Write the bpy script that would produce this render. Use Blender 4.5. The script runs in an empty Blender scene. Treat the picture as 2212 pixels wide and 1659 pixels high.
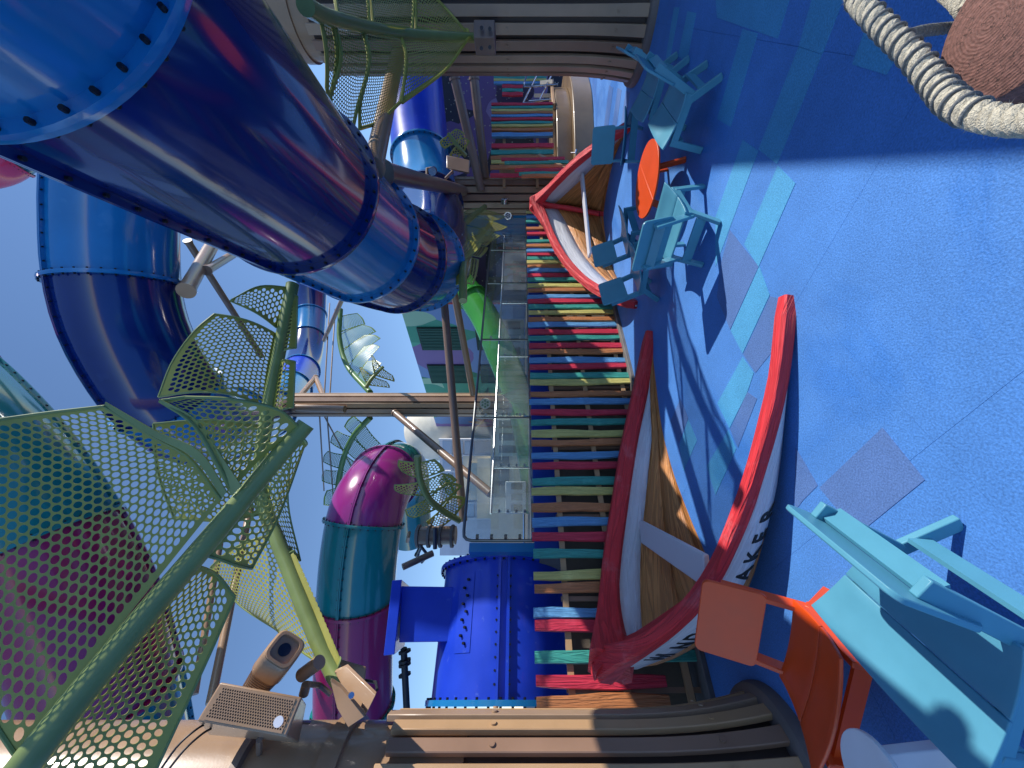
import bpy, bmesh, math, random
from mathutils import Vector, Matrix
random.seed(7)
sc = bpy.context.scene
COL = sc.collection
R_ = math.radians
# ---------------------------------------------------------------- camera
U0, V0, F, H = 1123.0, 829.5, 831.0, 2.0
cd = bpy.data.cameras.new('camera'); cam = bpy.data.objects.new('camera', cd); COL.objects.link(cam)
cd.sensor_width = 36; cd.lens = 36*F/2212; cd.shift_x = -17/2212; cd.clip_end = 900; cd.clip_start = .02
m = Matrix(((0, 1, 0, 0), (0, 0, -1, 0), (-1, 0, 0, H), (0, 0, 0, 1)))   # phone turned on its side
cam.matrix_world = m
sc.camera = cam
# ---------------------------------------------------------------- world, sun, exposure
SUNV = Vector((1.16, .06, 1.0)).normalized()
el = math.asin(SUNV.z); az = math.atan2(SUNV.x, SUNV.y)
w = bpy.data.worlds.new('World'); sc.world = w; w.use_nodes = True
nt = w.node_tree
sky = nt.nodes.new('ShaderNodeTexSky'); sky.sky_type = 'NISHITA'; sky.sun_disc = False
sky.sun_elevation = el; sky.sun_rotation = az; sky.air_density = 1.0; sky.dust_density = .0; sky.ozone_density = 5.0
bg = nt.nodes['Background']; bg.inputs[1].default_value = .15
nt.links.new(sky.outputs[0], bg.inputs[0])
sl = bpy.data.lights.new('sun', 'SUN'); sl.energy = 4.3; sl.angle = R_(.5); sl.color = (1, .95, .88)
so = bpy.data.objects.new('sun', sl); COL.objects.link(so)
so.rotation_euler = (-SUNV).to_track_quat('-Z', 'Y').to_euler()
sc.view_settings.view_transform = 'Standard'; sc.view_settings.look = 'None'
sc.view_settings.exposure = 0.35; sc.view_settings.gamma = 1; sc.view_settings.use_curve_mapping = False
sc.render.engine = 'CYCLES'; sc.cycles.max_bounces = 10; sc.cycles.transparent_max_bounces = 16
# ---------------------------------------------------------------- helpers
def P(u, v, Y): return Vector(((V0-v)/F*Y, Y, H+(U0-u)/F*Y))
def Pz(u, v, z):
    return P(u, v, (H-z)*F/(u-U0))
def G(u, v): return Pz(u, v, 0.0)
def lerp(a, b, t): return a+(b-a)*t
def cat(pts, n):
    """catmull-rom through pts, n samples"""
    pts = [Vector(p) for p in pts]
    if len(pts) == 2: return [pts[0].lerp(pts[1], i/(n-1)) for i in range(n)]
    q = [pts[0]*2-pts[1]]+pts+[pts[-1]*2-pts[-2]]
    dense = []
    for i in range(1, len(q)-2):
        a, b, c, d = q[i-1:i+3]
        for k in range(16):
            t = k/16
            dense.append(.5*((2*b)+(c-a)*t+(2*a-5*b+4*c-d)*t*t+(3*b-a-3*c+d)*t**3))
    dense.append(pts[-1])
    L = [0]
    for i in range(1, len(dense)): L.append(L[-1]+(dense[i]-dense[i-1]).length)
    out = []; j = 0
    for i in range(n):
        s = L[-1]*i/(n-1)
        while j < len(L)-2 and L[j+1] < s: j += 1
        d = L[j+1]-L[j]
        out.append(dense[j].lerp(dense[j+1], (s-L[j])/d if d > 1e-9 else 0))
    return out
def plen(p): return sum((p[i+1]-p[i]).length for i in range(len(p)-1))
def frames(pts, up=Vector((0, 0, 1))):
    fr = []; n = None
    for i, p in enumerate(pts):
        t = (pts[min(i+1, len(pts)-1)]-pts[max(i-1, 0)]).normalized()
        if n is None:
            n = up-t*up.dot(t)
            if n.length < 1e-3: n = Vector((1, 0, 0))-t*t.x
        else: n = n-t*n.dot(t)
        n.normalize(); fr.append((p, t, n.copy(), t.cross(n)))
    return fr
class MB:
    def __init__(s): s.v = []; s.f = []; s.m = []; s.uv = {}
    def add(s, vs, fs, mi=0):
        o = len(s.v); s.v += [tuple(x) for x in vs]
        for f in fs: s.f.append([i+o for i in f]); s.m.append(mi)
    def hexa(s, p, mi=0):
        s.add(p, [(0, 3, 2, 1), (4, 5, 6, 7), (0, 1, 5, 4), (1, 2, 6, 5), (2, 3, 7, 6), (3, 0, 4, 7)], mi)
    def box(s, c, sz, mi=0, rot=None):
        c = Vector(c); h = Vector(sz)/2
        p = [Vector((sx*h.x, sy*h.y, sz_*h.z)) for sz_ in (-1, 1) for sx, sy in ((-1, -1), (1, -1), (1, 1), (-1, 1))]
        if rot: p = [rot @ q for q in p]
        s.hexa([c+q for q in p], mi)
    def bar(s, a, b, w, h, up=Vector((0, 0, 1)), mi=0):
        a = Vector(a); b = Vector(b); t = (b-a).normalized(); n = up-t*up.dot(t)
        if n.length < 1e-3: n = Vector((1, 0, 0))-t*t.x
        n.normalize(); x = t.cross(n)
        p = []
        for q in (a, b): p += [q-x*w/2-n*h/2, q+x*w/2-n*h/2, q+x*w/2+n*h/2, q-x*w/2+n*h/2]
        s.hexa(p, mi)
    def tube(s, pts, r, seg=12, caps=True, mi=0):
        pts = [Vector(p) for p in pts]; fr = frames(pts); vs = []
        for i, (p, t, n, b) in enumerate(fr):
            rr = r[i] if isinstance(r, (list, tuple)) else r
            for k in range(seg):
                a = 2*math.pi*k/seg; vs.append(p+n*math.cos(a)*rr+b*math.sin(a)*rr)
        fs = []
        for i in range(len(fr)-1):
            for k in range(seg):
                a = i*seg+k; b_ = i*seg+(k+1) % seg
                fs.append((a, b_, b_+seg, a+seg))
        if caps: fs.append(tuple(range(seg))[::-1]); fs.append(tuple(range((len(fr)-1)*seg, len(fr)*seg)))
        s.add(vs, fs, mi)
    def grid(s, rows, mi=0, closed=False, uv=False):
        n = len(rows[0]); vs = [p for r in rows for p in r]; fs = []
        if uv:
            o = len(s.v); L = 0
            for i, r in enumerate(rows):
                if i: L += (Vector(r[0])-Vector(rows[i-1][0])).length
                w_ = 0
                for k, p in enumerate(r):
                    if k: w_ += (Vector(p)-Vector(r[k-1])).length
                    s.uv[o+i*n+k] = (L, w_)
        for i in range(len(rows)-1):
            for k in range(n if closed else n-1):
                a = i*n+k; b = i*n+(k+1) % n
                fs.append((a, b, b+n, a+n))
        s.add(vs, fs, mi)
    def prism(s, poly, d, mi=0):
        n = len(poly); poly = [Vector(p) for p in poly]; d = Vector(d)
        vs = poly+[p+d for p in poly]
        s.add(vs, [tuple(range(n)), tuple(range(2*n-1, n-1, -1))]+[(i, i+n, (i+1) % n+n, (i+1) % n) for i in range(n)], mi)
    def mesh(s, name):
        me = bpy.data.meshes.new(name); me.from_pydata(s.v, [], s.f)
        me.polygons.foreach_set('material_index', s.m)
        if s.uv:
            ul = me.uv_layers.new(name='UVMap')
            for lp in me.loops: ul.data[lp.index].uv = s.uv.get(lp.vertex_index, (0, 0))
        bm = bmesh.new(); bm.from_mesh(me); bmesh.ops.recalc_face_normals(bm, faces=bm.faces); bm.to_mesh(me); bm.free()
        return me
    def build(s, name, mat, parent=None, smooth=False, bevel=0, seg=2, solid=0, merge=False):
        me = s.mesh(name)
        if merge:
            bm = bmesh.new(); bm.from_mesh(me); bmesh.ops.remove_doubles(bm, verts=bm.verts, dist=1e-4); bmesh.ops.recalc_face_normals(bm, faces=bm.faces); bm.to_mesh(me); bm.free()
        for mm in (mat if isinstance(mat, (list, tuple)) else [mat]): me.materials.append(mm)
        o = bpy.data.objects.new(name, me); COL.objects.link(o)
        if smooth or bevel:
            me.polygons.foreach_set('use_smooth', [True]*len(me.polygons))
            try: me.set_sharp_from_angle(angle=R_(38))
            except Exception: pass
        if solid:
            md = o.modifiers.new('solid', 'SOLIDIFY'); md.thickness = solid; md.offset = 0
        if bevel:
            md = o.modifiers.new('bevel', 'BEVEL'); md.width = bevel; md.segments = seg; md.limit_method = 'ANGLE'; md.angle_limit = R_(35)
        if parent: adopt(o, parent)
        return o
def adopt(o, parent):
    o.parent = parent; o.matrix_parent_inverse = Matrix.Translation(-abs_loc(parent))
def abs_loc(o):
    if o.type == 'EMPTY': return Vector(o.location)
    return Vector((0, 0, 0))
def thing(name, label, cat_, loc=(0, 0, 0), group=None):
    o = bpy.data.objects.new(name, None); o.empty_display_size = .1; COL.objects.link(o)
    o.location = loc; o['label'] = label; o['category'] = cat_
    if group: o['group'] = group
    return o
def tag(o, label, cat_, group=None):
    o['label'] = label; o['category'] = cat_
    if group: o['group'] = group
    return o
def struct(o): o['kind'] = 'structure'; return o
def stuff(o): o['kind'] = 'stuff'; return o
# ---------------------------------------------------------------- materials
MAT = {}
def mat(name, col, rough=.5, metal=0, var=0, vscale=6, bump=0, bscale=40, coat=0, spec=.5, wear=None):
    if name in MAT: return MAT[name]
    m = bpy.data.materials.new(name); m.use_nodes = True; MAT[name] = m
    n = m.node_tree.nodes; l = m.node_tree.links; b = n['Principled BSDF']
    b.inputs['Base Color'].default_value = (*col, 1); b.inputs['Roughness'].default_value = rough
    b.inputs['Metallic'].default_value = metal; b.inputs['Coat Weight'].default_value = coat
    b.inputs['Coat Roughness'].default_value = .06; b.inputs['Specular IOR Level'].default_value = spec
    tc = n.new('ShaderNodeTexCoord')
    if var or wear:
        no = n.new('ShaderNodeTexNoise'); no.inputs['Scale'].default_value = vscale; no.inputs['Detail'].default_value = 6
        l.new(tc.outputs['Object'], no.inputs['Vector'])
        cr = n.new('ShaderNodeMapRange'); cr.inputs[1].default_value = .3; cr.inputs[2].default_value = .7
        cr.inputs[3].default_value = 1-var; cr.inputs[4].default_value = 1+var
        l.new(no.outputs['Fac'], cr.inputs[0])
        mx = n.new('ShaderNodeMix'); mx.data_type = 'RGBA'; mx.blend_type = 'MULTIPLY'; mx.inputs[0].default_value = 1
        mx.inputs[6].default_value = (*col, 1); l.new(cr.outputs[0], mx.inputs[7])
        out = mx.outputs[2]
        if wear:
            n2 = n.new('ShaderNodeTexNoise'); n2.inputs['Scale'].default_value = wear[1]; n2.inputs['Detail'].default_value = 8
            l.new(tc.outputs['Object'], n2.inputs['Vector'])
            r2 = n.new('ShaderNodeMapRange'); r2.inputs[1].default_value = wear[2]; r2.inputs[2].default_value = wear[2]+.08
            r2.inputs[3].default_value = 0; r2.inputs[4].default_value = wear[3]
            l.new(n2.outputs['Fac'], r2.inputs[0])
            m2 = n.new('ShaderNodeMix'); m2.data_type = 'RGBA'; l.new(r2.outputs[0], m2.inputs[0]); l.new(out, m2.inputs[6])
            m2.inputs[7].default_value = (*wear[0], 1); out = m2.outputs[2]
        l.new(out, b.inputs['Base Color'])
        rr = n.new('ShaderNodeMapRange'); rr.inputs[3].default_value = max(.02, rough*.8); rr.inputs[4].default_value = min(1, rough*1.25)
        l.new(no.outputs['Fac'], rr.inputs[0]); l.new(rr.outputs[0], b.inputs['Roughness'])
    if bump:
        nb = n.new('ShaderNodeTexNoise'); nb.inputs['Scale'].default_value = bscale; nb.inputs['Detail'].default_value = 4
        l.new(tc.outputs['Object'], nb.inputs['Vector'])
        bp = n.new('ShaderNodeBump'); bp.inputs['Strength'].default_value = bump; bp.inputs['Distance'].default_value = .01
        l.new(nb.outputs['Fac'], bp.inputs['Height']); l.new(bp.outputs[0], b.inputs['Normal'])
    return m
def woodmat(name, col, axis='Z', scale=1.0, contrast=.35, rough=.55, chips=None, bump=.5, dark=None):
    """painted or bare carved timber: stretched grain with rings and relief"""
    if name in MAT: return MAT[name]
    m = bpy.data.materials.new(name); m.use_nodes = True; MAT[name] = m
    n = m.node_tree.nodes; l = m.node_tree.links; b = n['Principled BSDF']; b.inputs['Roughness'].default_value = rough
    tc = n.new('ShaderNodeTexCoord'); mp = n.new('ShaderNodeMapping'); l.new(tc.outputs['UV' if axis == 'U' else 'Object'], mp.inputs[0])
    k = [14*scale]*3; k['XYZ'.index(axis) if axis != 'U' else 0] = 1.1*scale; mp.inputs['Scale'].default_value = k
    wv = n.new('ShaderNodeTexNoise'); wv.inputs['Scale'].default_value = 1; wv.inputs['Detail'].default_value = 3; wv.inputs['Distortion'].default_value = 1.2
    l.new(mp.outputs[0], wv.inputs['Vector'])
    mu = n.new('ShaderNodeMath'); mu.operation = 'MULTIPLY'; mu.inputs[1].default_value = 26; l.new(wv.outputs['Fac'], mu.inputs[0])
    si = n.new('ShaderNodeMath'); si.operation = 'SINE'; l.new(mu.outputs[0], si.inputs[0])
    fn = n.new('ShaderNodeTexNoise'); fn.inputs['Scale'].default_value = 7; fn.inputs['Detail'].default_value = 5; l.new(mp.outputs[0], fn.inputs['Vector'])
    ad = n.new('ShaderNodeMath'); ad.operation = 'ADD'; l.new(si.outputs[0], ad.inputs[0]); l.new(fn.outputs['Fac'], ad.inputs[1])
    rp = n.new('ShaderNodeMapRange'); rp.inputs[1].default_value = -1; rp.inputs[2].default_value = 2; l.new(ad.outputs[0], rp.inputs[0])
    mx = n.new('ShaderNodeMix'); mx.data_type = 'RGBA'; l.new(rp.outputs[0], mx.inputs[0])
    d = dark or tuple(c*(1-contrast) for c in col)
    mx.inputs[6].default_value = (*d, 1); mx.inputs[7].default_value = (*[min(1, c*(1+contrast*.5)) for c in col], 1)
    out = mx.outputs[2]
    if chips:
        n2 = n.new('ShaderNodeTexNoise'); n2.inputs['Scale'].default_value = 3.2; n2.inputs['Detail'].default_value = 9; n2.inputs['Roughness'].default_value = .7
        l.new(tc.outputs['Object'], n2.inputs['Vector'])
        r2 = n.new('ShaderNodeMapRange'); r2.inputs[1].default_value = .55; r2.inputs[2].default_value = .75; r2.inputs[4].default_value = chips[1]
        l.new(n2.outputs['Fac'], r2.inputs[0])
        m2 = n.new('ShaderNodeMix'); m2.data_type = 'RGBA'; l.new(r2.outputs[0], m2.inputs[0]); l.new(out, m2.inputs[6]); m2.inputs[7].default_value = (*chips[0], 1)
        out = m2.outputs[2]
    l.new(out, b.inputs['Base Color'])
    bp = n.new('ShaderNodeBump'); bp.inputs['Strength'].default_value = bump; bp.inputs['Distance'].default_value = .006
    l.new(ad.outputs[0], bp.inputs['Height']); l.new(bp.outputs[0], b.inputs['Normal'])
    return m
def rubber(name, col):
    """pebbled rubber safety surface"""
    m = bpy.data.materials.new(name); m.use_nodes = True; MAT[name] = m
    n = m.node_tree.nodes; l = m.node_tree.links; b = n['Principled BSDF']
    b.inputs['Roughness'].default_value = .6; b.inputs['Specular IOR Level'].default_value = .35
    tc = n.new('ShaderNodeTexCoord')
    a = n.new('ShaderNodeTexNoise'); a.inputs['Scale'].default_value = 95; a.inputs['Detail'].default_value = 3; l.new(tc.outputs['Object'], a.inputs['Vector'])
    g = n.new('ShaderNodeTexNoise'); g.inputs['Scale'].default_value = 1.3; g.inputs['Detail'].default_value = 7; g.inputs['Roughness'].default_value = .65; l.new(tc.outputs['Object'], g.inputs['Vector'])
    r1 = n.new('ShaderNodeMapRange'); r1.inputs[1].default_value = .3; r1.inputs[2].default_value = .7; r1.inputs[3].default_value = .8; r1.inputs[4].default_value = 1.2; l.new(a.outputs['Fac'], r1.inputs[0])
    r2 = n.new('ShaderNodeMapRange'); r2.inputs[1].default_value = .3; r2.inputs[2].default_value = .7; r2.inputs[3].default_value = .86; r2.inputs[4].default_value = 1.12; l.new(g.outputs['Fac'], r2.inputs[0])
    mm = n.new('ShaderNodeMath'); mm.operation = 'MULTIPLY'; l.new(r1.outputs[0], mm.inputs[0]); l.new(r2.outputs[0], mm.inputs[1])
    mx = n.new('ShaderNodeMix'); mx.data_type = 'RGBA'; mx.blend_type = 'MULTIPLY'; mx.inputs[0].default_value = 1
    mx.inputs[6].default_value = (*col, 1); l.new(mm.outputs[0], mx.inputs[7]); l.new(mx.outputs[2], b.inputs['Base Color'])
    d = n.new('ShaderNodeTexNoise'); d.inputs['Scale'].default_value = .55; d.inputs['Detail'].default_value = 5; d.inputs['Roughness'].default_value = .55; d.inputs['Distortion'].default_value = .6; l.new(tc.outputs['Object'], d.inputs['Vector'])
    r3 = n.new('ShaderNodeMapRange'); r3.inputs[1].default_value = .52; r3.inputs[2].default_value = .60; r3.inputs[3].default_value = 0; r3.inputs[4].default_value = 1; l.new(d.outputs['Fac'], r3.inputs[0])
    m3 = n.new('ShaderNodeMix'); m3.data_type = 'RGBA'; l.new(r3.outputs[0], m3.inputs[0]); l.new(mx.outputs[2], m3.inputs[6])
    m4 = n.new('ShaderNodeMix'); m4.data_type = 'RGBA'; m4.blend_type = 'MULTIPLY'; m4.inputs[0].default_value = 1; l.new(mx.outputs[2], m4.inputs[6]); m4.inputs[7].default_value = (.72, .86, .97, 1); l.new(m4.outputs[2], m3.inputs[7]); l.new(m3.outputs[2], b.inputs['Base Color'])
    r4 = n.new('ShaderNodeMapRange'); r4.inputs[3].default_value = .66; r4.inputs[4].default_value = .40; l.new(r3.outputs[0], r4.inputs[0]); l.new(r4.outputs[0], b.inputs['Roughness'])
    bp = n.new('ShaderNodeBump'); bp.inputs['Strength'].default_value = .8; bp.inputs['Distance'].default_value = .004
    l.new(a.outputs['Fac'], bp.inputs['Height']); l.new(bp.outputs[0], b.inputs['Normal'])
    return m
def mural(name, cols, scale, dots=0, seed=0, stretch=(1, 1, 1)):
    m = bpy.data.materials.new(name); m.use_nodes = True; MAT[name] = m
    n = m.node_tree.nodes; l = m.node_tree.links; b = n['Principled BSDF']; b.inputs['Roughness'].default_value = .6
    tc = n.new('ShaderNodeTexCoord'); mp = n.new('ShaderNodeMapping'); mp.inputs['Location'].default_value = (seed, seed*.7, seed*.3); mp.inputs['Scale'].default_value = stretch
    l.new(tc.outputs['Object'], mp.inputs[0])
    wn = n.new('ShaderNodeTexNoise'); wn.inputs['Scale'].default_value = .5; wn.inputs['Detail'].default_value = 1; l.new(mp.outputs[0], wn.inputs['Vector'])
    va = n.new('ShaderNodeVectorMath'); va.operation = 'MULTIPLY_ADD'; va.inputs[1].default_value = (1.6, 1.6, 1.6); l.new(wn.outputs['Color'], va.inputs[0]); l.new(mp.outputs[0], va.inputs[2])
    vo = n.new('ShaderNodeTexVoronoi'); vo.inputs['Scale'].default_value = scale; l.new(va.outputs[0], vo.inputs['Vector'])
    sp = n.new('ShaderNodeSeparateColor'); l.new(vo.outputs['Color'], sp.inputs[0])
    cr = n.new('ShaderNodeValToRGB'); cr.color_ramp.interpolation = 'CONSTANT'
    e = cr.color_ramp.elements
    while len(e) < len(cols): e.new(.5)
    for i, c in enumerate(cols): e[i].position = i/len(cols); e[i].color = (*c, 1)
    l.new(sp.outputs[0], cr.inputs[0]); out = cr.outputs[0]
    if dots:
        v2 = n.new('ShaderNodeTexVoronoi'); v2.inputs['Scale'].default_value = dots; l.new(tc.outputs['Object'], v2.inputs['Vector'])
        lt = n.new('ShaderNodeMath'); lt.operation = 'LESS_THAN'; lt.inputs[1].default_value = .17; l.new(v2.outputs['Distance'], lt.inputs[0])
        m2 = n.new('ShaderNodeMix'); m2.data_type = 'RGBA'; l.new(lt.outputs[0], m2.inputs[0]); l.new(out, m2.inputs[6]); m2.inputs[7].default_value = (.35, .33, .25, 1); out = m2.outputs[2]
    l.new(out, b.inputs['Base Color'])
    return m
def glassmat(name, tint=(.93, .97, .96), fac=.12):
    m = bpy.data.materials.new(name); m.use_nodes = True; MAT[name] = m
    n = m.node_tree.nodes; l = m.node_tree.links; n.remove(n['Principled BSDF'])
    t = n.new('ShaderNodeBsdfTransparent'); t.inputs[0].default_value = (*tint, 1)
    g = n.new('ShaderNodeBsdfGlossy'); g.inputs['Roughness'].default_value = .02; g.inputs[0].default_value = (.9, .95, .95, 1)
    fr = n.new('ShaderNodeFresnel'); fr.inputs[0].default_value = 1.5
    ad = n.new('ShaderNodeMath'); ad.operation = 'ADD'; ad.inputs[1].default_value = fac; ad.use_clamp = True; l.new(fr.outputs[0], ad.inputs[0])
    ge = n.new('ShaderNodeNewGeometry'); iv = n.new('ShaderNodeMath'); iv.operation = 'SUBTRACT'; iv.inputs[0].default_value = 1; l.new(ge.outputs['Backfacing'], iv.inputs[1])
    mu = n.new('ShaderNodeMath'); mu.operation = 'MULTIPLY'; l.new(iv.outputs[0], mu.inputs[0]); l.new(ad.outputs[0], mu.inputs[1]); ad = mu
    mx = n.new('ShaderNodeMixShader'); l.new(ad.outputs[0], mx.inputs[0]); l.new(g.outputs[0], mx.inputs[2])
    df = n.new('ShaderNodeBsdfDiffuse'); df.inputs[0].default_value = (.8, .82, .82, 1); du = n.new('ShaderNodeMixShader'); l.new(t.outputs[0], du.inputs[1]); l.new(df.outputs[0], du.inputs[2]); l.new(du.outputs[0], mx.inputs[1])
    sm = n.new('ShaderNodeTexNoise'); sm.inputs['Scale'].default_value = 1.5; sm.inputs['Detail'].default_value = 6; tcc = n.new('ShaderNodeTexCoord'); l.new(tcc.outputs['Object'], sm.inputs['Vector'])
    mr = n.new('ShaderNodeMapRange'); mr.inputs[1].default_value = .35; mr.inputs[2].default_value = .7; mr.inputs[3].default_value = .03; mr.inputs[4].default_value = .14; l.new(sm.outputs['Fac'], mr.inputs[0]); l.new(mr.outputs[0], du.inputs[0])
    l.new(mx.outputs[0], n['Material Output'].inputs[0])
    return m
LIGHTBLUE = mat('fibreglass_light_blue', (.010, .17, .40), .16, 0, .1, 1.5, coat=.5, wear=((.08, .28, .5), 2.2, .6, .25))
NAVY = mat('fibreglass_navy', (.003, .019, .13), .15, 0, .12, 1.5, coat=.6, wear=((.03, .06, .2), 2.2, .62, .25))
ROYAL = mat('fibreglass_royal', (.012, .05, .52), .3, 0, .1, 2.5, wear=((.12, .2, .6), 9, .66, .5), coat=.2)
TEAL = mat('fibreglass_teal', (.004, .17, .17), .16, 0, .06, 1.5, coat=.6)
MAGENTA = mat('fibreglass_magenta', (.28, .006, .07), .24, 0, .06, 1.5, coat=.5)
PURPLE = mat('fibreglass_purple', (.26, .018, .17), .24, 0, .06, 1.5, coat=.5)
GREEN = mat('fibreglass_green', (.06, .36, .05), .25, 0, .06, 1.5, coat=.4)
LIME = mat('fibreglass_lime', (.16, .45, .12), .25, 0, .06, 1.5, coat=.4)
PINK = mat('fibreglass_pink', (.55, .03, .09), .25, 0, .06, 1.5, coat=.4)
BOLT = mat('bolt_steel', (.03, .03, .035), .35, .7)
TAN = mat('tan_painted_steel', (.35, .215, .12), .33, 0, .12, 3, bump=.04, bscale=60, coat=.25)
TAN2 = mat('tan_steel_dark', (.22, .145, .10), .35, 0, .12, 3, coat=.25)  # darker, browner tone of the tan steel
BROWN = mat('brown_batten', (.20, .135, .105), .42, 0, .12, 4, bump=.05, bscale=30)
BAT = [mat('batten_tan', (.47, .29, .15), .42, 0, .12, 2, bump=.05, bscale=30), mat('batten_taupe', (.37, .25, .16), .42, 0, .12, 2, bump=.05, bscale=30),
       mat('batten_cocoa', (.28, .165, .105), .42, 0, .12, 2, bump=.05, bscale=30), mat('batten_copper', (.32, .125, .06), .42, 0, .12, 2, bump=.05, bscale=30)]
CORE = mat('pillar_core', (.10, .065, .05), .5, 0, .2, 3)
BASE = mat('pillar_base', (.17, .14, .125), .55, 0, .15, 3)
FROND = mat('frond_green', (.36, .345, .06), .42, 0, .1, 5)
FRONDD = mat('frond_rib_green', (.20, .26, .075), .38, 0, .12, 6, coat=.2)
FRONDF = mat('frond_far_green', (.10, .22, .06), .4, 0, .1, 5)
CHB = mat('chair_light_blue', (.085, .30, .41), .38, 0, .05, 6, bump=.03, bscale=220)
CHO = mat('chair_orange', (.72, .075, .008), .38, 0, .05, 6, bump=.03, bscale=220)
WHITEP = mat('white_powdercoat', (.72, .73, .76), .4, 0, .04, 6)
STEEL = mat('brushed_steel', (.55, .56, .58), .22, 1)
DARKST = mat('dark_steel', (.16, .17, .17), .3, .8)
GLASS = glassmat('railing_glass', fac=.16)
KERB = mat('kerb_grey', (.16, .15, .14), .7, 0, .2, 5, bump=.3)
WALLG = mat('wall_brown_grey', (.12, .095, .07), .8, 0, .2, 3, bump=.4, bscale=25)
WALLB = mat('wall_blue', (.012, .055, .36), .3, 0, .12, 2)
DECKM = mat('molded_deck_brown', (.24, .16, .085), .35, 0, .15, 2, coat=.3)
CREAM = mat('cream_render', (.68, .62, .50), .8, 0, .08, 2)
PALE = mat('pale_building', (.66, .66, .70), .7, 0, .06, 2)
BLACKP = mat('black_paint', (.012, .012, .014), .5)
RED = woodmat('red_painted_wood', (.72, .035, .045), 'U', 1, .24, .58, ((.78, .32, .33), .4), .7)
WHT = woodmat('white_painted_wood', (.68, .69, .73), 'U', 1, .10, .5, ((.62, .36, .40), .25), .5)
WOODB = woodmat('oiled_wood', (.56, .24, .07), 'U', .8, .5, .45, None, .6, dark=(.36, .14, .038))
STK = {k: woodmat('stake_'+k, c, 'Z', 1.2, .2, .5, ((min(1, c[0]*1.8+.08), min(1, c[1]*1.8+.08), min(1, c[2]*1.8+.08)), .35), .5) for k, c in
       dict(red=(.62, .035, .075), teal=(.05, .34, .28), yellow=(.60, .55, .17), orange=(.52, .20, .075), blue=(.12, .34, .62)).items()}
RUB = rubber('rubber_blue', (.075, .235, .60)); RUBL = rubber('rubber_cyan', (.08, .34, .60)); RUBP = rubber('rubber_slate', (.095, .19, .44)); RUBD = rubber('rubber_deep', (.06, .21, .57))
# ================================================================ SETTING
g = MB(); g.box((0, 60, -.1), (400, 400, .2)); struct(g.build('ground', RUBD))
# rubber panels on a 45 degree module
MOD = .3165*4
def pq(p, q): s = math.sqrt(.5); return Vector((s*(p-q), s*(p+q), 0))
O = G(1728.4, 100.7); op = (O.x+O.y)*math.sqrt(.5); oq = (O.y-O.x)*math.sqrt(.5)
gr = thing('floor_panels', 'speckled blue rubber floor laid in large diagonal panels', 'floor')
del gr['label']; del gr['category']; gr['kind'] = 'structure'
for i in range(-5, 7):
    for j in range(-7, 6):
        c = pq(op+(i+.5)*MOD, oq+(j+.5)*MOD)
        if not (-4.5 < c.x < 9 and .2 < c.y < 10): continue
        if c.x+c.y < .1: continue
        # do not run under the fence
        if (c.y-6.99) > (c.x-.32)*.64/.768+1.2: continue
        b = MB(); e = .0007+random.random()*.0005
        b.prism([pq(op+i*MOD+e, oq+j*MOD+e)+Vector((0, 0, .004)), pq(op+(i+1)*MOD-e, oq+j*MOD+e)+Vector((0, 0, .004)),
                 pq(op+(i+1)*MOD-e, oq+(j+1)*MOD-e)+Vector((0, 0, .004)), pq(op+i*MOD+e, oq+(j+1)*MOD-e)+Vector((0, 0, .004))], (0, 0, .005))
        b.build('panel', RUB, gr)
def c3(x, y): return (1443.7+.3472*x, .3472*y)
def c6(x, y): return (1443.7+.3472*x, 548.5+.3472*y)
def patch(pts, mt, f=c3):
    b = MB(); b.prism([G(*f(*p))+Vector((0, 0, .0094)) for p in pts], (0, 0, .0022+random.random()*.001)); b.build('floor_inlay', mt, gr)
for pts in ([(125, 70), (180, 80), (120, 385), (66, 350)], [(470, 180), (565, 207), (395, 790), (310, 740)],
            [(820, 290), (965, 340), (685, 1020), (570, 930)], [(910, -30), (1110, -30), (968, 338), (822, 288)],
            [(300, -30), (770, -30), (690, 240), (310, 110)], [(1260, 120), (1450, 330), (1370, 465), (1155, 400)],
            [(470, 870), (568, 938), (300, 1659), (300, 1350)], [(690, 1030), (800, 1140), (570, 1659), (480, 1520)],
            [(40, 45), (75, 45), (15, 365), (-10, 360)]): patch(pts, RUBL)
for pts in ([(575, 75), (640, 255), (470, 620), (395, 475)], [(470, 640), (540, 740), (500, 860), (388, 1085), (312, 930)],
            [(380, 1095), (430, 1212), (300, 1500), (245, 1320)], [(130, 1030), (185, 1160), (100, 1350), (75, 1190)]): patch(pts, RUBL, c6)
patch([(390, 1430), (570, 1659), (392, 2050), (310, 1850), (330, 1659)], RUBP)
for pts in ([(642, 262), (740, 290), (810, 385), (740, 500), (550, 740), (474, 625)], [(500, 860), (560, 900), (440, 1205), (392, 1090)],
            [(1345, 1080), (1610, 1405), (1190, 1745), (950, 1455)], [(800, 1200), (940, 1440), (850, 1530), (796, 1600)],
            [(80, 900), (130, 1020), (70, 1180), (20, 1040)]): patch(pts, RUBP, c6)
def c2(x, y): return (713+.3472*x, .3472*y)
for k in range(3):
    o = k*52; patch([(1740+o, 530+k*16), (1765+o, 545+k*16), (1735+o, 780), (1708+o, 780)], RUBP, c2)
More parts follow.
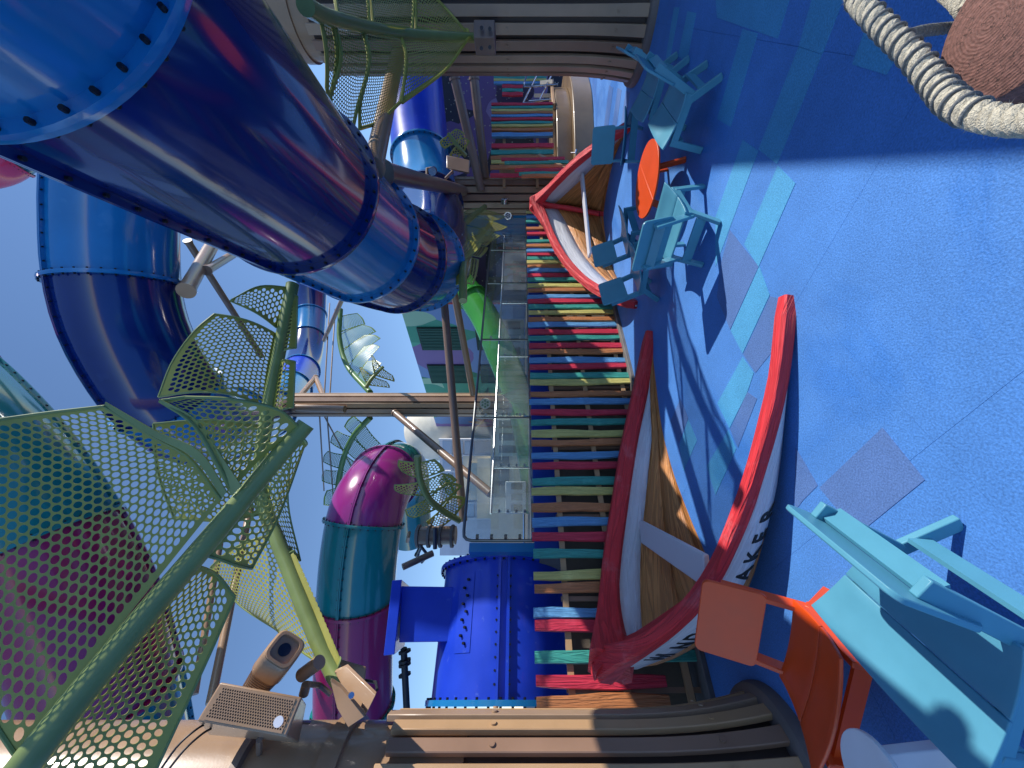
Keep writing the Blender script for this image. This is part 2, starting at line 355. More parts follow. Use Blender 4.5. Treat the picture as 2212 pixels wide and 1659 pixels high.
# ---------------------------------------------------------------- main fence
FD = Vector((.768, .640, 0)); FN = Vector((.640, -.768, 0)); F0 = Vector((.32, 6.99, 0))
def ft(v, off=0.0):
    r = (V0-v)/F; a = F0-FN*off
    return (r*a.y-a.x)/(FD.x-FD.y*r)
def FP(t, z, off=0.0): return F0+FD*t-FN*off+Vector((0, 0, z))
def stake(b0, z0, z1, wd, th, along, out, lean=0, seed=0, mi=0):
    rn = random.Random(seed); b = MB(); rows = []; n = 9; ph = rn.random()*6; a2 = rn.random()*6
    for i in range(n):
        z = lerp(z0, z1, i/(n-1)); wob = .006*math.sin(ph+i*.9)+rn.uniform(-.0045, .0045)
        ww = wd*(1+.10*math.sin(a2+i*.8)+rn.uniform(-.04, .04)) * (.93 if i in (0, n-1) else 1)
        c = b0+along*(wob+lean*(z-z0))+Vector((0, 0, z))
        rows.append([c-along*ww/2, c-along*ww*.42+out*th*.5, c+along*ww*.42+out*th*.5, c+along*ww/2, c+along*ww*.42-out*th*.5, c-along*ww*.42-out*th*.5])
    b.grid(rows, closed=True); b.f.append(list(range(5, -1, -1))); b.m.append(0); o = (n-1)*6; b.f.append([o+k for k in range(6)]); b.m.append(0)
    return b
mf = thing('picket_fence', 'long fence of wavy red, teal, yellow, orange and blue planks behind the near boat', 'fence', FP(-2, 0))
lst = [(1513, 'orange'), (1473, 'red'), (1414, 'teal'), (1352, 'red'), (1319, 'blue'), (1267, 'orange'), (1237, 'yellow'), (1194, 'teal'), (1157, 'red'), (1123, 'blue'), (1096, 'orange'), (1059, 'yellow'), (1036, 'teal'), (1003, 'red'), (981, 'blue'), (955, 'orange'), (936, 'yellow'), (910, 'teal'), (891, 'red'), (866, 'blue'), (850, 'orange'), (824, 'yellow'), (811, 'teal'), (790, 'red'), (778, 'blue'), (759, 'orange'), (746, 'red'), (729, 'teal'), (717, 'red'), (701, 'blue'), (689, 'orange'), (674, 'yellow'), (663, 'teal'), (651, 'red'), (640, 'blue'), (626, 'orange'), (617, 'yellow'), (604, 'teal'), (595, 'red'), (583, 'blue'), (575, 'orange'), (566, 'yellow'), (558, 'teal'), (549, 'red'), (541, 'blue'), (531, 'orange'), (520, 'teal'), (505, 'red'), (493, 'orange'), (478, 'teal'), (468, 'blue'), (458, 'yellow')]
for i, (v, c) in enumerate(lst):
    t = ft(v)
    stake(FP(t, 0), .07 if v < 1460 else .45, 1.83+random.uniform(-.012, .012), .125*random.uniform(.9, 1.08), .05, FD, FN, random.uniform(-.012, .012)-.01, i).build('stake', STK[c], mf, smooth=True)
for z in (1.45, .86, .2):
    b = MB(); b.bar(FP(ft(1540), z, .055), FP(ft(450), z, .055), .045, .07); b.build('rail', BAT[0], mf)
for k, v in enumerate((1490, 1290, 1110, 960, 830, 740, 660, 600, 540)):
    b = MB(); b.bar(FP(ft(v), 0.07, .10), FP(ft(v), 1.5, .10), .05, .05, up=FD); b.build('post', BAT[2], mf)
b = MB(); b.hexa([FP(-5.2, 0, -.12), FP(7, 0, -.12), FP(7, 0, .29), FP(-5.2, 0, .29), FP(-5.2, .07, -.12), FP(7, .07, -.12), FP(7, .07, .29), FP(-5.2, .07, .29)])
struct(b.build('kerb', KERB, bevel=.01))
wl = thing('pool_wall', 'low wall with brown grey base and glossy blue top behind the plank fence', 'wall', FP(0, 0, .3))
b = MB(); b.hexa([FP(-5.2, 0, .30), FP(8, 0, .30), FP(8, 0, .5), FP(-5.2, 0, .5), FP(-5.2, 1.40, .30), FP(8, 1.40, .30), FP(8, 1.40, .5), FP(-5.2, 1.40, .5)]); b.build('base', WALLG, wl)
te = ft(1195, .32)
b = MB(); b.hexa([FP(te, 1.4, .32), FP(8, 1.40, .32), FP(8, 1.40, .48), FP(te, 1.4, .48), FP(te, 1.80, .32), FP(8, 1.8, .32), FP(8, 1.8, .48), FP(te, 1.80, .48)]); b.build('top_band', WALLB, wl)
b = MB(); b.hexa([FP(te, .9, .5), FP(8, .9, .5), FP(16, .9, 24), FP(te-2, .9, 24), FP(te, 1.72, .5), FP(8, 1.72, .5), FP(16, 1.72, 24), FP(te-2, 1.72, 24)]); struct(b.build('upper_deck', KERB))
# glass railing
def railing(name, label, off, z0, z1, vs, t_end, mr, first_round=True, r=.018):
    e = thing(name, label, 'railing', FP(vs[0], z0, off))
    b = MB(); t0 = vs[0]
    pts = [FP(t0, z0, off), FP(t0, z1-.12, off), FP(t0+.02, z1-.05, off), FP(t0+.06, z1-.01, off), FP(t0+.14, z1, off)] if first_round else [FP(t0, z1, off)]
    b.tube(pts+[FP(t_end, z1, off)], r*1.3, 8); b.build('handrail', mr, e, smooth=True)
    for a, c in zip(vs, vs[1:]+[t_end]):
        gb = MB(); gb.bar(FP(a+.03, (z0+z1)/2, off), FP(c-.03, (z0+z1)/2, off), .012, z1-z0-.06); gb.build('glass_pane', GLASS, e)
        if a != vs[0]:
            p = MB(); p.bar(FP(a, z0, off), FP(a, z1, off), .03, .03, up=FD); p.build('post', mr, e)
        for k in range(1, 5):
            q = MB(); z = lerp(z0, z1, k/5); q.box(FP(a+.05, z, off-.02), (.05, .05, .04)); q.build('clamp', DARKST, e)
    b = MB(); b.bar(FP(t0, z0+.02, off), FP(t_end, z0+.02, off), .03, .04); b.build('bottom_rail', STEEL, e)
    return e
railing('glass_railing', 'frameless glass railing with rounded steel end standing on the wall behind the fence', .40, 1.80, 2.80,
        [ft(1168, .4), ft(902, .4), ft(734, .4), ft(612, .4), ft(540, .4)], ft(470, .4), DARKST)
railing('glass_railing', 'second glass railing with bright top rail on the far side of the deck', 2.1, 1.74, 2.56,
        [ft(1110, 2.1), ft(1010, 2.1), ft(900, 2.1), ft(770, 2.1), ft(655, 2.1)], ft(500, 2.1), STEEL, False)
# ---------------------------------------------------------------- pillars with battens
def pillar(name, label, cx, cy, R, Rb, zf, z0, z1, n, wfrac, pipeR, pipez, off=0, palette=(0, 1, 2, 3), th=.05, bolts=True, copper=()):
    e = thing(name, label, 'column', (cx, cy, 0))
    prof = lambda z: R+((Rb-R)*max(0, 1-z/zf)**2.2 if zf else 0)
    zs = [z0+(z1-z0)*(i/13)**1.6 for i in range(14)] if zf > 0 else [z0, z1]
    b = MB(); rows = [[Vector((cx+(prof(z)-.10)*math.cos(a), cy+(prof(z)-.10)*math.sin(a), z)) for a in [2*math.pi*k/32 for k in range(32)]] for z in zs]
    b.grid(rows, closed=True); b.build('core', CORE, e, smooth=True)
    for k in range(n):
        a = 2*math.pi*(k+off)/n; ca, sa = math.cos(a), math.sin(a); T = Vector((-sa, ca, 0)); N = Vector((ca, sa, 0))
        dx = cx*ca+cy*sa
        if N.dot(Vector((-cx, -cy, 0)).normalized()) < -.35: continue
        w_ = 2*math.pi*R/n*wfrac; b = MB(); rows = []; top = z1+random.uniform(-.05, .05)
        for z in zs[:-1]+[top]:
            c = Vector((cx, cy, z))+N*prof(z); ww = w_*(prof(z)/R)**.8
            rows.append([c-T*ww/2-N*th, c-T*ww/2, c+T*ww/2, c+T*ww/2-N*th])
        b.grid(rows, closed=True); m_ = len(rows)*4-4; b.f += [[3, 2, 1, 0], [m_, m_+1, m_+2, m_+3]]; b.m += [0, 0]
        o = b.build('batten', BAT[copper[k % len(copper)] if copper else palette[random.randrange(len(palette))]], e, bevel=.006, seg=1)
        if bolts:
            for z in [z for z in (.55, 2.2, 3.6) if z < z1-.2]:
                q = MB(); c = Vector((cx, cy, z))+N*(prof(z)+.002); q.tube([c, c+N*.012], .022, 10); q.build('bolt_cap', o.data.materials[0], e, smooth=True)
    if Rb > R:
        b = MB(); prof2 = [(Rb+.05, 0), (Rb+.05, .06), (Rb+.035, .10), (Rb+.0, .12), (Rb-.12, .12)]
        rows = [[Vector((cx+r*math.cos(2*math.pi*k/48), cy+r*math.sin(2*math.pi*k/48), z)) for k in range(48)] for r, z in prof2]
        b.grid(rows, closed=True); b.build('base_ring', BASE, e, smooth=True)
    if pipeR:
        b = MB(); b.tube([Vector((cx, cy, z1-.6)), Vector((cx, cy, pipez))], pipeR, 40); b.build('pipe', TAN, e, smooth=True)
        b = MB(); b.tube([Vector((cx, cy, z1+.28)), Vector((cx, cy, z1+.42))], pipeR+.035, 40); b.build('collar', TAN, e, smooth=True)
        b = MB(); b.tube([Vector((cx, cy, z1+.95)), Vector((cx, cy, z1+1.0))], pipeR+.06, 40); b.build('collar', TAN2, e, smooth=True)
    return e
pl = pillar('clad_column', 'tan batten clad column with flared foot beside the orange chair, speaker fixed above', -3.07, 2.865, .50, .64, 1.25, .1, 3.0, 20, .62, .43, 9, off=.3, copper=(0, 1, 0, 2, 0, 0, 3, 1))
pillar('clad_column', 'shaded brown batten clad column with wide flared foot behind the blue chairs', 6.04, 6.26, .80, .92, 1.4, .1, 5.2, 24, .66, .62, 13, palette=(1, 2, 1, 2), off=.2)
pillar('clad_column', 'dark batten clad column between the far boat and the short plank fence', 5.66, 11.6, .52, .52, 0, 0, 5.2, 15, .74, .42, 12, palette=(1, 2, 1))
pillar('clad_column', 'tall slender batten clad column standing behind the glass railing', -.70, 13, .40, .40, 0, 1.7, 9.7, 12, .74, .20, 10.6, palette=(0, 1, 3, 2, 2), bolts=False)
# ---------------------------------------------------------------- slide tubes
def slide(name, label, pts, R, cuts, mats, n=70, seg=56, seam=None, bolts=True, flmat=None, bolt_all=False, group=None):
    path = cat(pts, n); fr = frames(path); e = thing(name, label, 'water slide', path[0], group)
    def ring(i, r): p, t, nn, b = fr[i]; return [p+nn*math.cos(2*math.pi*k/seg)*r+b*math.sin(2*math.pi*k/seg)*r for k in range(seg)]
    idx = [0]+[max(1, min(n-2, round(c*(n-1)))) for c in cuts]+[n-1]
    for a, b_, mt in zip(idx, idx[1:], mats):
        m_ = MB(); m_.grid([ring(i, R) for i in range(a, b_+1)], closed=True); m_.build('tube_section', mt, e, smooth=True)
    bm_ = MB()
    for q, i in enumerate(idx[1:-1]):
        p, t, nn, b = fr[i]; m_ = MB()
        rows = [[p+t*o+(nn*math.cos(2*math.pi*k/seg)+b*math.sin(2*math.pi*k/seg))*r for k in range(seg)] for o, r in ((-.03, R), (-.03, R+.065), (-.002, R+.068), (.002, R+.068), (.03, R+.065), (.03, R))]
        m_.grid(rows, closed=True); m_.build('flange', (flmat or mats)[q], e, smooth=True)
        nb = 36
        for k in range(nb):
            a = 2*math.pi*(k+.5)/nb; d = nn*math.cos(a)+b*math.sin(a); c = p+d*(R+.038)
            if bolts and d.dot(Vector((0, 0, 2))-p) > -.3: bm_.tube([c-t*.055, c+t*.055], .014, 6)
    if seam is not None:
        for sa in seam:
            for ia, ib, mt in zip(idx, idx[1:], mats):
                m_ = MB(); rows = []
                for (p, t, nn, b) in fr[ia:ib+1]:
                    d = nn*math.cos(sa)+b*math.sin(sa); x = t.cross(d)
                    rows.append([p+d*(R-.01)-x*.028, p+d*(R+.055)-x*.028, p+d*(R+.055)-x*.004, p+d*(R+.03)-x*.004, p+d*(R+.03)+x*.004, p+d*(R+.055)+x*.004, p+d*(R+.055)+x*.028, p+d*(R-.01)+x*.028])
                m_.grid(rows, closed=True); m_.build('seam_lip', mt, e, smooth=True)
            L = plen(path); k = int(L/.19)
            for j in range(k):
                f_ = (j+.5)/k*(n-1); i = int(f_); p, t, nn, b = fr[i]; p = p.lerp(fr[min(i+1, n-1)][0], f_-i)
                d = nn*math.cos(sa)+b*math.sin(sa); x = t.cross(d)
                if bolts: bm_.tube([p+d*(R+.03)-x*.05, p+d*(R+.03)+x*.05], .013, 6)
    if bm_.v: o = bm_.build('bolts', BOLT, e, smooth=True); stuff(o)
    return e
T1 = [(1.84, -1.5, 4.22), (1.88, 0, 4.24), (1.93, 2, 4.26), (1.99, 4, 4.3), (2.0, 5.4, 4.2), (2.1, 6.6, 3.95), (2.6, 7.9, 3.8), (3.8, 9.3, 4.1), (5.5, 10.7, 4.6), (7.3, 11.3, 4.95), (10.5, 11.6, 5.3)]
p1 = cat(T1, 400); L1 = plen(p1)
def frac_at(path, test):
    for i, p in enumerate(path):
        if test(p): return i/(len(path)-1)
    return 1
cu = [frac_at(p1, lambda p, y=y: p.y > y) for y in (1.62, 3.75, 5.25, 6.3, 7.1)]+[frac_at(p1, lambda p, x=x: p.x > x) for x in (4.6, 6.6)]
slide('slide_tube', 'big glossy light and dark blue slide tube passing overhead in the foreground', T1, .82, cu, [LIGHTBLUE, NAVY, LIGHTBLUE, NAVY, LIGHTBLUE, NAVY, LIGHTBLUE, ROYAL], n=110, seg=72,
      seam=[R_(-78)], flmat=[LIGHTBLUE, NAVY, LIGHTBLUE, NAVY, LIGHTBLUE, NAVY, LIGHTBLUE])
T2 = [(7.5, 5.4, 8.9), (5.5, 6.2, 8.75)]+[tuple(P(u, v, y)) for u, v, y in ((250, 350, 6.45), (250, 480, 6.45), (254, 600, 6.5), (275, 700, 6.55), (318, 790, 6.7), (370, 862, 7.0), (445, 912, 8.0), (535, 905, 10.8), (605, 870, 15), (655, 790, 20), (670, 700, 22.5), (674, 600, 23.5), (680, 450, 23))]
p2 = cat(T2, 500)
vv = lambda p: V0-F*p.x/p.y
cu = [frac_at(p2, lambda p, v=v: vv(p) > v) for v in (605, 842)]
k0 = int(frac_at(p2, lambda p: p.y > 9.5)*499)
cu += [k0/499, frac_at(p2, lambda p: p.y > 13), frac_at(p2, lambda p: p.y > 17), frac_at(p2, lambda p: p.y > 19.5), frac_at(p2, lambda p: p.y > 21.9), frac_at(p2, lambda p: p.y > 22.9)]
slide('slide_tube', 'high blue slide tube curving down against the sky', T2, .82, cu, [LIGHTBLUE, NAVY, LIGHTBLUE, NAVY, LIGHTBLUE, ROYAL, NAVY, LIGHTBLUE, NAVY], n=130, seg=48, seam=[R_(-72)],
      flmat=[LIGHTBLUE]*8)
T5 = [tuple(P(u, v, y)) for u, v, y in ((765, 1760, 8.6), (765, 1600, 8.6), (765, 1450, 8.6), (770, 1300, 8.6), (780, 1180, 8.65), (798, 1090, 8.9), (830, 1035, 9.9), (858, 1015, 11.5), (875, 1035, 13.5), (885, 1150, 15))]
p5 = cat(T5, 400)
slide('slide_tube', 'magenta, teal and purple slide tube bending away at left behind the blue drum', T5, .82, [frac_at(p5, lambda p, v=v: vv(p) < v) for v in (1525, 1292, 1122)]+[frac_at(p5, lambda p: p.y > 9.9)], [TEAL, MAGENTA, TEAL, PURPLE, TEAL], n=80, seam=[R_(88)], flmat=[TEAL, MAGENTA, TEAL, PURPLE])
# near left: teal / magenta tubes behind the big leaf
T6 = [tuple(P(u, v, y)) for u, v, y in ((-520, 640, 6.4), (-250, 790, 6.3), (-80, 940, 6.2), (60, 1120, 6.2), (175, 1330, 6.3), (240, 1540, 6.6), (290, 1780, 7))]
p6 = cat(T6, 300)
slide('slide_tube', 'teal and magenta slide tube behind the large perforated leaf at upper left', T6, .95, [frac_at(p6, lambda p, v=v: vv(p) > v) for v in (835, 1175, 1500)], [PINK, TEAL, MAGENTA, TEAL], n=70, seam=[R_(150)], flmat=[PINK, TEAL, MAGENTA])
T7 = [tuple(P(u, v, y)) for u, v, y in ((-160, 400, 12), (-60, 375, 12), (15, 350, 12), (95, 270, 12.4), (140, 120, 12.6))]
slide('slide_tube', 'short pink and teal tube end peeping out beyond the foreground tube', T7, .52, [.40], [PINK, TEAL], n=40, flmat=[PINK])
# green slides behind the glass
T8 = [tuple(P(u, v, y)) for u, v, y in ((930, 520, 15), (975, 585, 14.5), (1010, 630, 14), (1050, 690, 13.5), (1085, 770, 13), (1118, 850, 13), (1140, 930, 13), (1165, 1100, 13))]
slide('slide_tube', 'glossy green slide curving down behind the glass railing', T8, .5, [.28, .62], [GREEN, GREEN, LIME], n=60, flmat=[GREEN, GREEN])
# royal blue drum at lower left
dr = thing('slide_drum', 'large royal blue fibreglass drum with bolted seams behind the fence', 'water slide', (-3.5, 6.3, 1))
DZ, DRr, DO = 2.22, .96, 1.54
def DP(t, a, r): return FP(t, DZ+math.sin(a)*r, DO-math.cos(a)*r)
tL, tR = -4.74, ft(1196, .58)
def arc(t, r, n=56): return [DP(t, 2*math.pi*k/n, r) for k in range(n)]
b = MB(); b.grid([arc(lerp(tL, tR, k/6), DRr) for k in range(7)], closed=True); b.f.append(list(range(56, 0, -1))[::-1]); b.f[-1] = [6*56+k for k in range(56)]; b.m.append(0); b.build('drum_shell', ROYAL, dr, smooth=True)
for t_, mt in ((tR-.03, ROYAL), (tL+.03, LIGHTBLUE)):
    b = MB(); b.grid([arc(x, r) for r, x in ((DRr-.01, t_-.03), (DRr+.075, t_-.03), (DRr+.075, t_+.03), (DRr-.01, t_+.03))], closed=True); b.build('flange', mt, dr, smooth=True)
for za in (-4, 3):
    a = R_(za); b = MB(); b.bar(DP(tL+.04, a, DRr+.02), DP(tR-.05, a, DRr+.02), .035, .07, up=DP(0, a, 1)-DP(0, a, 0)); b.build('seam_lip', ROYAL, dr)
b = MB()
for k in range(int((tR-tL-.3)/.13)):
    for za in (-5.5, 4.5):
        a = R_(za); b.tube([DP(tL+.2+k*.13, a, DRr), DP(tL+.2+k*.13, a, DRr+.06)], .014, 6)
for x in (tR-.03, tL+.03):
    for k in range(-6, 14):
        a = R_(k*8); b.tube([DP(x-.055, a, DRr+.045), DP(x+.055, a, DRr+.045)], .016, 6)
for k in range(9):
    a = R_(30+3.4*(k % 2)); x = ft(1256+k*17, .8); b.tube([DP(x, a, DRr), DP(x, a, DRr+.045)], .018, 6)
stuff(b.build('bolts', BOLT, dr))
b = MB(); a0, a1 = R_(25), R_(40); x0, x1 = ft(1240, .8), ft(1412, .8)
b.grid([[DP(lerp(x0, x1, k/3), lerp(a0, a1, j/3), DRr+.008) for j in range(4)] for k in range(4)]); b.build('doubler_plate', ROYAL, dr, smooth=True)
def Q(u, v, off): return P(u, v, FP(ft(v, off), 0, off).y)
q = [Q(1006, 1268, .95), Q(998, 1386, .95), Q(992, 1380, 1.9), Q(998, 1290, 1.9)]
qt = [Q(868, 1266, .85), Q(862, 1388, .85), Q(880, 1376, 1.75), Q(888, 1284, 1.75)]
b = MB(); b.hexa(q+qt); b.build('hopper', ROYAL, dr, bevel=.01)
b = MB(); q2 = [Q(868, 1252, .72), Q(852, 1414, .72), Q(874, 1396, 1.9), Q(892, 1272, 1.9)]; up = Vector((0, -.02, .13)); b.hexa(q2+[x+up for x in q2]); b.build('hopper_flange', ROYAL, dr, bevel=.008)
b = MB(); t0_ = ft(1196, .42); b.hexa([FP(t0_, 1.78, .34), FP(t0_+.12, 1.78, .34), FP(t0_+.12, 1.78, .9), FP(t0_, 1.78, .9), FP(t0_, 2.70, .34), FP(t0_+.12, 2.70, .34), FP(t0_+.12, 2.70, .9), FP(t0_, 2.70, .9)]); tag(b.build('end_panel', LIGHTBLUE), 'narrow light blue upright panel at the rounded end of the glass railing', 'panel')
e = thing('drain_pipe', 'black pipe with bolted couplings behind the blue drum box', 'pipe', P(890, 1420, 6.4))
b = MB(); b.tube([P(872, 1400, 6.4), P(880, 1560, 6.2)], .055, 12); b.build('pipe', BLACKP, e, smooth=True)
for v in (1405, 1425, 1433, 1455): b = MB(); b.tube([P(874, v, 6.38), P(874.6, v+5, 6.37)], .10, 14); b.build('coupling', BLACKP, e, smooth=True)
# ---------------------------------------------------------------- struts
def strut(a, b_, r, label, mt=TAN, flange=True, group=None):
    a = P(*a); c = P(*b_); e = thing('support_strut', label, 'strut', a, group)
    m_ = MB(); m_.tube([a, c], r, 16); m_.build('tube', mt, e, smooth=True)
    if flange:
        t = (c-a).normalized(); m_ = MB(); m_.tube([a-t*.01, a+t*.05], r*1.18, 16); m_.build('end_cap', mt, e, smooth=True)
    return e
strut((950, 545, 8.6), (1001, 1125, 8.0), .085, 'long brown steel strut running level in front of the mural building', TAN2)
strut((966, 548, 10), (1022, 852, 12.2), .10, 'golden tan strut meeting the tall rear column above the glass', TAN)
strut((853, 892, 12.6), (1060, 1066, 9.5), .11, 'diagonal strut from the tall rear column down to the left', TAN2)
strut((806, 362, 4.1), (862, 105, 6.3), .105, 'short fat tan strut holding the foreground tube beside the mesh leaf', TAN)
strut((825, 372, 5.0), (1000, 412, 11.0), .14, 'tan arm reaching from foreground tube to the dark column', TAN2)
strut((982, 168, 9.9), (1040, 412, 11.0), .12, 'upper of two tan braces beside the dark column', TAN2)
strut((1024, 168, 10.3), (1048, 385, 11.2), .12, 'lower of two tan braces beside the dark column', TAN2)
strut((402, 628, 6.6), (458, 530, 8.2), .12, 'stubby tan bracket arm under the high blue tube', TAN)
strut((446, 584, 7.3), (520, 540, 9.5), .08, 'side arm of the bracket under the high blue tube', TAN)
strut((405, 520, 9), (565, 770, 12), .08, 'slim brown strut crossing the sky behind the curled leaf', TAN2)
strut((540, 1100, 9.5), (455, 1520, 6.5), .075, 'thin tan pole seen through the large mesh leaf', TAN)
strut((490, 1090, 9.0), (420, 1500, 6.6), .06, 'second thinner pole seen through the large mesh leaf', TAN)
strut((636, 880, 12.6), (745, 884, 12.5), .12, 'horizontal tan pipe laid against the top of the tall rear column', TAN, True)
strut((648, 856, 14), (682, 815, 16), .10, 'small angled tan arm below the distant blue tube', TAN)
strut((682, 815, 16), (702, 864, 14), .10, 'short return arm of the distant tan bracket', TAN)
strut((742, 640, 12), (700, 735, 15), .07, 'forked tan brace beside the distant plant', TAN)
strut((900, 1200, 9), (935, 1120, 9), .05, 'grey machine arm above the glass railing end', DARKST)
STAY = ('stay rod rising right from the tall column head', 'stay rod beside it, nearer the column cladding', 'left stay rod crossing behind the far plant stalk', 'longest left stay rod ending by the purple tube', 'short slanting stay rod toward the forked plant stalk')
for k, (a, c) in enumerate((((700, 865, 12.8), (712, 655, 16)), ((712, 862, 12.8), (724, 668, 16)), ((690, 892, 12.8), (700, 1060, 15)), ((706, 890, 12.8), (722, 1100, 15)), ((697, 892, 12.8), (760, 1010, 15)))):
    e = thing('stay_cable', STAY[k], 'cable', P(*a), 'stay rods at the tall column head'); m_ = MB(); m_.tube([P(*a), P(*c)], .025, 8); m_.build('rod', TAN2, e, smooth=True)
# roof beams & big pipe glimpsed at top right corner
strut((560, -40, 7.4), (640, 30, 7.6), .16, 'brown beam between the foreground tube and the mesh leaf', TAN2)
# gusset plate beneath foreground tube
e = thing('gusset_plate', 'curved tan gusset plate bolted under the foreground tube flange', 'bracket', P(770, 380, 4.2))
b = MB(); pts = [P(742, 292, 4.05), P(768, 300, 4.15), P(800, 350, 4.2), P(790, 380, 4.2), P(748, 440, 4.1), P(738, 436, 4.0), P(757, 385, 3.8), P(759, 330, 3.8)]
b.prism(pts, (0, .03, 0)); b.build('plate', TAN, e)
for (u, v) in ((748, 318), (752, 345), (751, 372), (748, 400), (742, 425)): b = MB(); c = P(u+6, v, 3.9); b.tube([c, c+Vector((0, -.05, 0))], .018, 8); b.build('bolt', BOLT, e, smooth=True)
# ---------------------------------------------------------------- perforated sheet
def coons(bot, top, left, right, bulge=0):
    n = 24; B = cat(bot, n+1); T = cat(top, n+1); L = cat(left, n+1); Rr = cat(right, n+1)
    # ends must meet
    L = [p+(B[0]-L[0])*(1-i/n)+(T[0]-L[-1])*(i/n) for i, p in enumerate(L)]
    Rr = [p+(B[-1]-Rr[0])*(1-i/n)+(T[-1]-Rr[-1])*(i/n) for i, p in enumerate(Rr)]
    nn = (B[-1]-B[0]).cross(L[-1]-L[0]); nn.normalize()
    def at(C, s):
        f = min(max(s, 0), 1)*n; i = min(int(f), n-1); return C[i].lerp(C[i+1], f-i)
    def f(s, t):
        c = (1-t)*at(B, s)+t*at(T, s)+(1-s)*at(L, t)+s*at(Rr, t)-((1-s)*(1-t)*B[0]+s*(1-t)*B[-1]+(1-s)*t*T[0]+s*t*T[-1])
        return c+nn*bulge*math.sin(math.pi*min(max(t, 0), 1))
    return f, (plen(B)+plen(T))/2, (plen(L)+plen(Rr))/2, B, T, L, Rr
def clip(poly, W, Hh):
    def cl(pl, ins, inter):
        o = []
        for i in range(len(pl)):
            a, b = pl[i-1], pl[i]; ia, ib = ins(a), ins(b)
            if ib:
                if not ia: o.append(inter(a, b))
                o.append(b)
            elif ia: o.append(inter(a, b))
        return o
    for ax, val, sg in ((0, 0, 1), (0, W, -1), (1, 0, 1), (1, Hh, -1)):
        def inter(a, b, ax=ax, val=val):
            k = (val-a[ax])/(b[ax]-a[ax]); return (a[0]+(b[0]-a[0])*k, a[1]+(b[1]-a[1])*k)
        poly = cl(poly, (lambda p, ax=ax, val=val, sg=sg: sg*(p[ax]-val) >= 0), inter)
        if len(poly) < 3: return []
    return poly
def perf(mb, f, W, Hh, pitch=.05, hr=.019, margin=.012):
    rowh = pitch*math.sqrt(.75); R6 = pitch/math.sqrt(3)
    for j in range(-1, int(Hh/rowh)+2):
        for i in range(-1, int(W/pitch)+2):
            cx = (i+(.5 if j % 2 else 0))*pitch+pitch*.3; cy = j*rowh+rowh*.4
            hexp = [(cx+R6*math.sin(math.pi/3*k), cy+R6*math.cos(math.pi/3*k)) for k in range(6)]
            if cx-hr > margin and cx+hr < W-margin and cy-hr > margin and cy+hr < Hh-margin and all(0 <= p[0] <= W and 0 <= p[1] <= Hh for p in hexp):
                inn = [(cx+hr*math.sin(math.pi/6*k), cy+hr*math.cos(math.pi/6*k)) for k in range(12)]
                vs = [f(p[0]/W, p[1]/Hh) for p in hexp+inn]
                mb.add(vs, [(k, (k+1) % 6, 6+(2*k+2) % 12, 6+2*k+1, 6+2*k) for k in range(6)])
            else:
                pl_ = clip(hexp, W, Hh)
                if len(pl_) >= 3: mb.add([f(p[0]/W, p[1]/Hh) for p in pl_], [tuple(range(len(pl_)))])
def leaflet(parent, bot, top, left, right, bulge=0, pitch=.05, hr=.019, mt=FROND, rim=.012, solid=0, ribm=FRONDD):
    f, W, Hh, B, T, L, Rr = coons(bot, top, left, right, bulge)
    mb = MB(); perf(mb, f, W, Hh, pitch, hr); o = mb.build('perforated_panel', mt, parent, solid=solid)
    m_ = MB()
    rim = min(rim, .009) if ribm is FRONDD else rim
    for ln in ([f(0, i/12) for i in range(13)], [f(1, i/12) for i in range(13)], [f(i/12, 1) for i in range(13)]): m_.tube(ln, rim, 6)
    m_.build('edge_rod', ribm, parent, smooth=True)
    return o
def PP(l): return [P(*x) for x in l]
def frondthing(label, ribpts, r, loc=None, name='metal_leaf', mt=FRONDD):
    pts = PP(ribpts); e = thing(name, label, 'metal leaf', pts[-1])
    c = cat(pts, 24); b = MB(); rr = r if isinstance(r, float) else [lerp(r[0], r[1], i/23) for i in range(24)]
    b.tube(c, rr, 18); b.build('midrib', mt, e, smooth=True)
    return e
# frond A : nearest
A = frondthing('largest nearest green perforated leaf arching across the upper left sky', [(662, 916, 2.45), (560, 1035, 2.3), (440, 1180, 2.1), (300, 1345, 1.9), (150, 1530, 1.7), (10, 1710, 1.55), (-100, 1860, 1.6)], (.053, .062))
S = .003
leaflet(A, PP([(478, 1078, 2.17), (330, 1262, 1.97), (190, 1440, 1.78), (40, 1640, 1.6)]), PP([(226, 878, 1.95), (60, 898, 1.85), (-120, 930, 1.7), (-330, 1010, 1.55)]),
        PP([(478, 1078, 2.17), (410, 989, 2.12), (333, 944, 2.04), (226, 878, 1.95)]), PP([(40, 1640, 1.6), (-60, 1500, 1.6), (-180, 1300, 1.58), (-330, 1010, 1.55)]), .03, .041, .0165, solid=S, rim=.014)
leaflet(A, PP([(500, 1060, 2.2), (570, 985, 2.32), (650, 928, 2.42)]), PP([(345, 866, 2.0), (400, 858, 2.05)]),
        PP([(500, 1060, 2.2), (469, 1000, 2.14), (417, 915, 2.06), (345, 866, 2.0)]), PP([(650, 928, 2.42), (600, 885, 2.3), (500, 862, 2.15), (400, 858, 2.05)]), .03, .041, .0165, solid=S, rim=.01)
leaflet(A, PP([(434, 1196, 2.1), (530, 1080, 2.25), (648, 942, 2.42)]), PP([(544, 1228, 2.35), (604, 1110, 2.45), (656, 965, 2.5)]),
        PP([(434, 1196, 2.1), (480, 1205, 2.2), (544, 1228, 2.35)]), PP([(648, 942, 2.42), (652, 950, 2.46), (656, 965, 2.5)]), -.05, pitch=.042, hr=.016, solid=S)
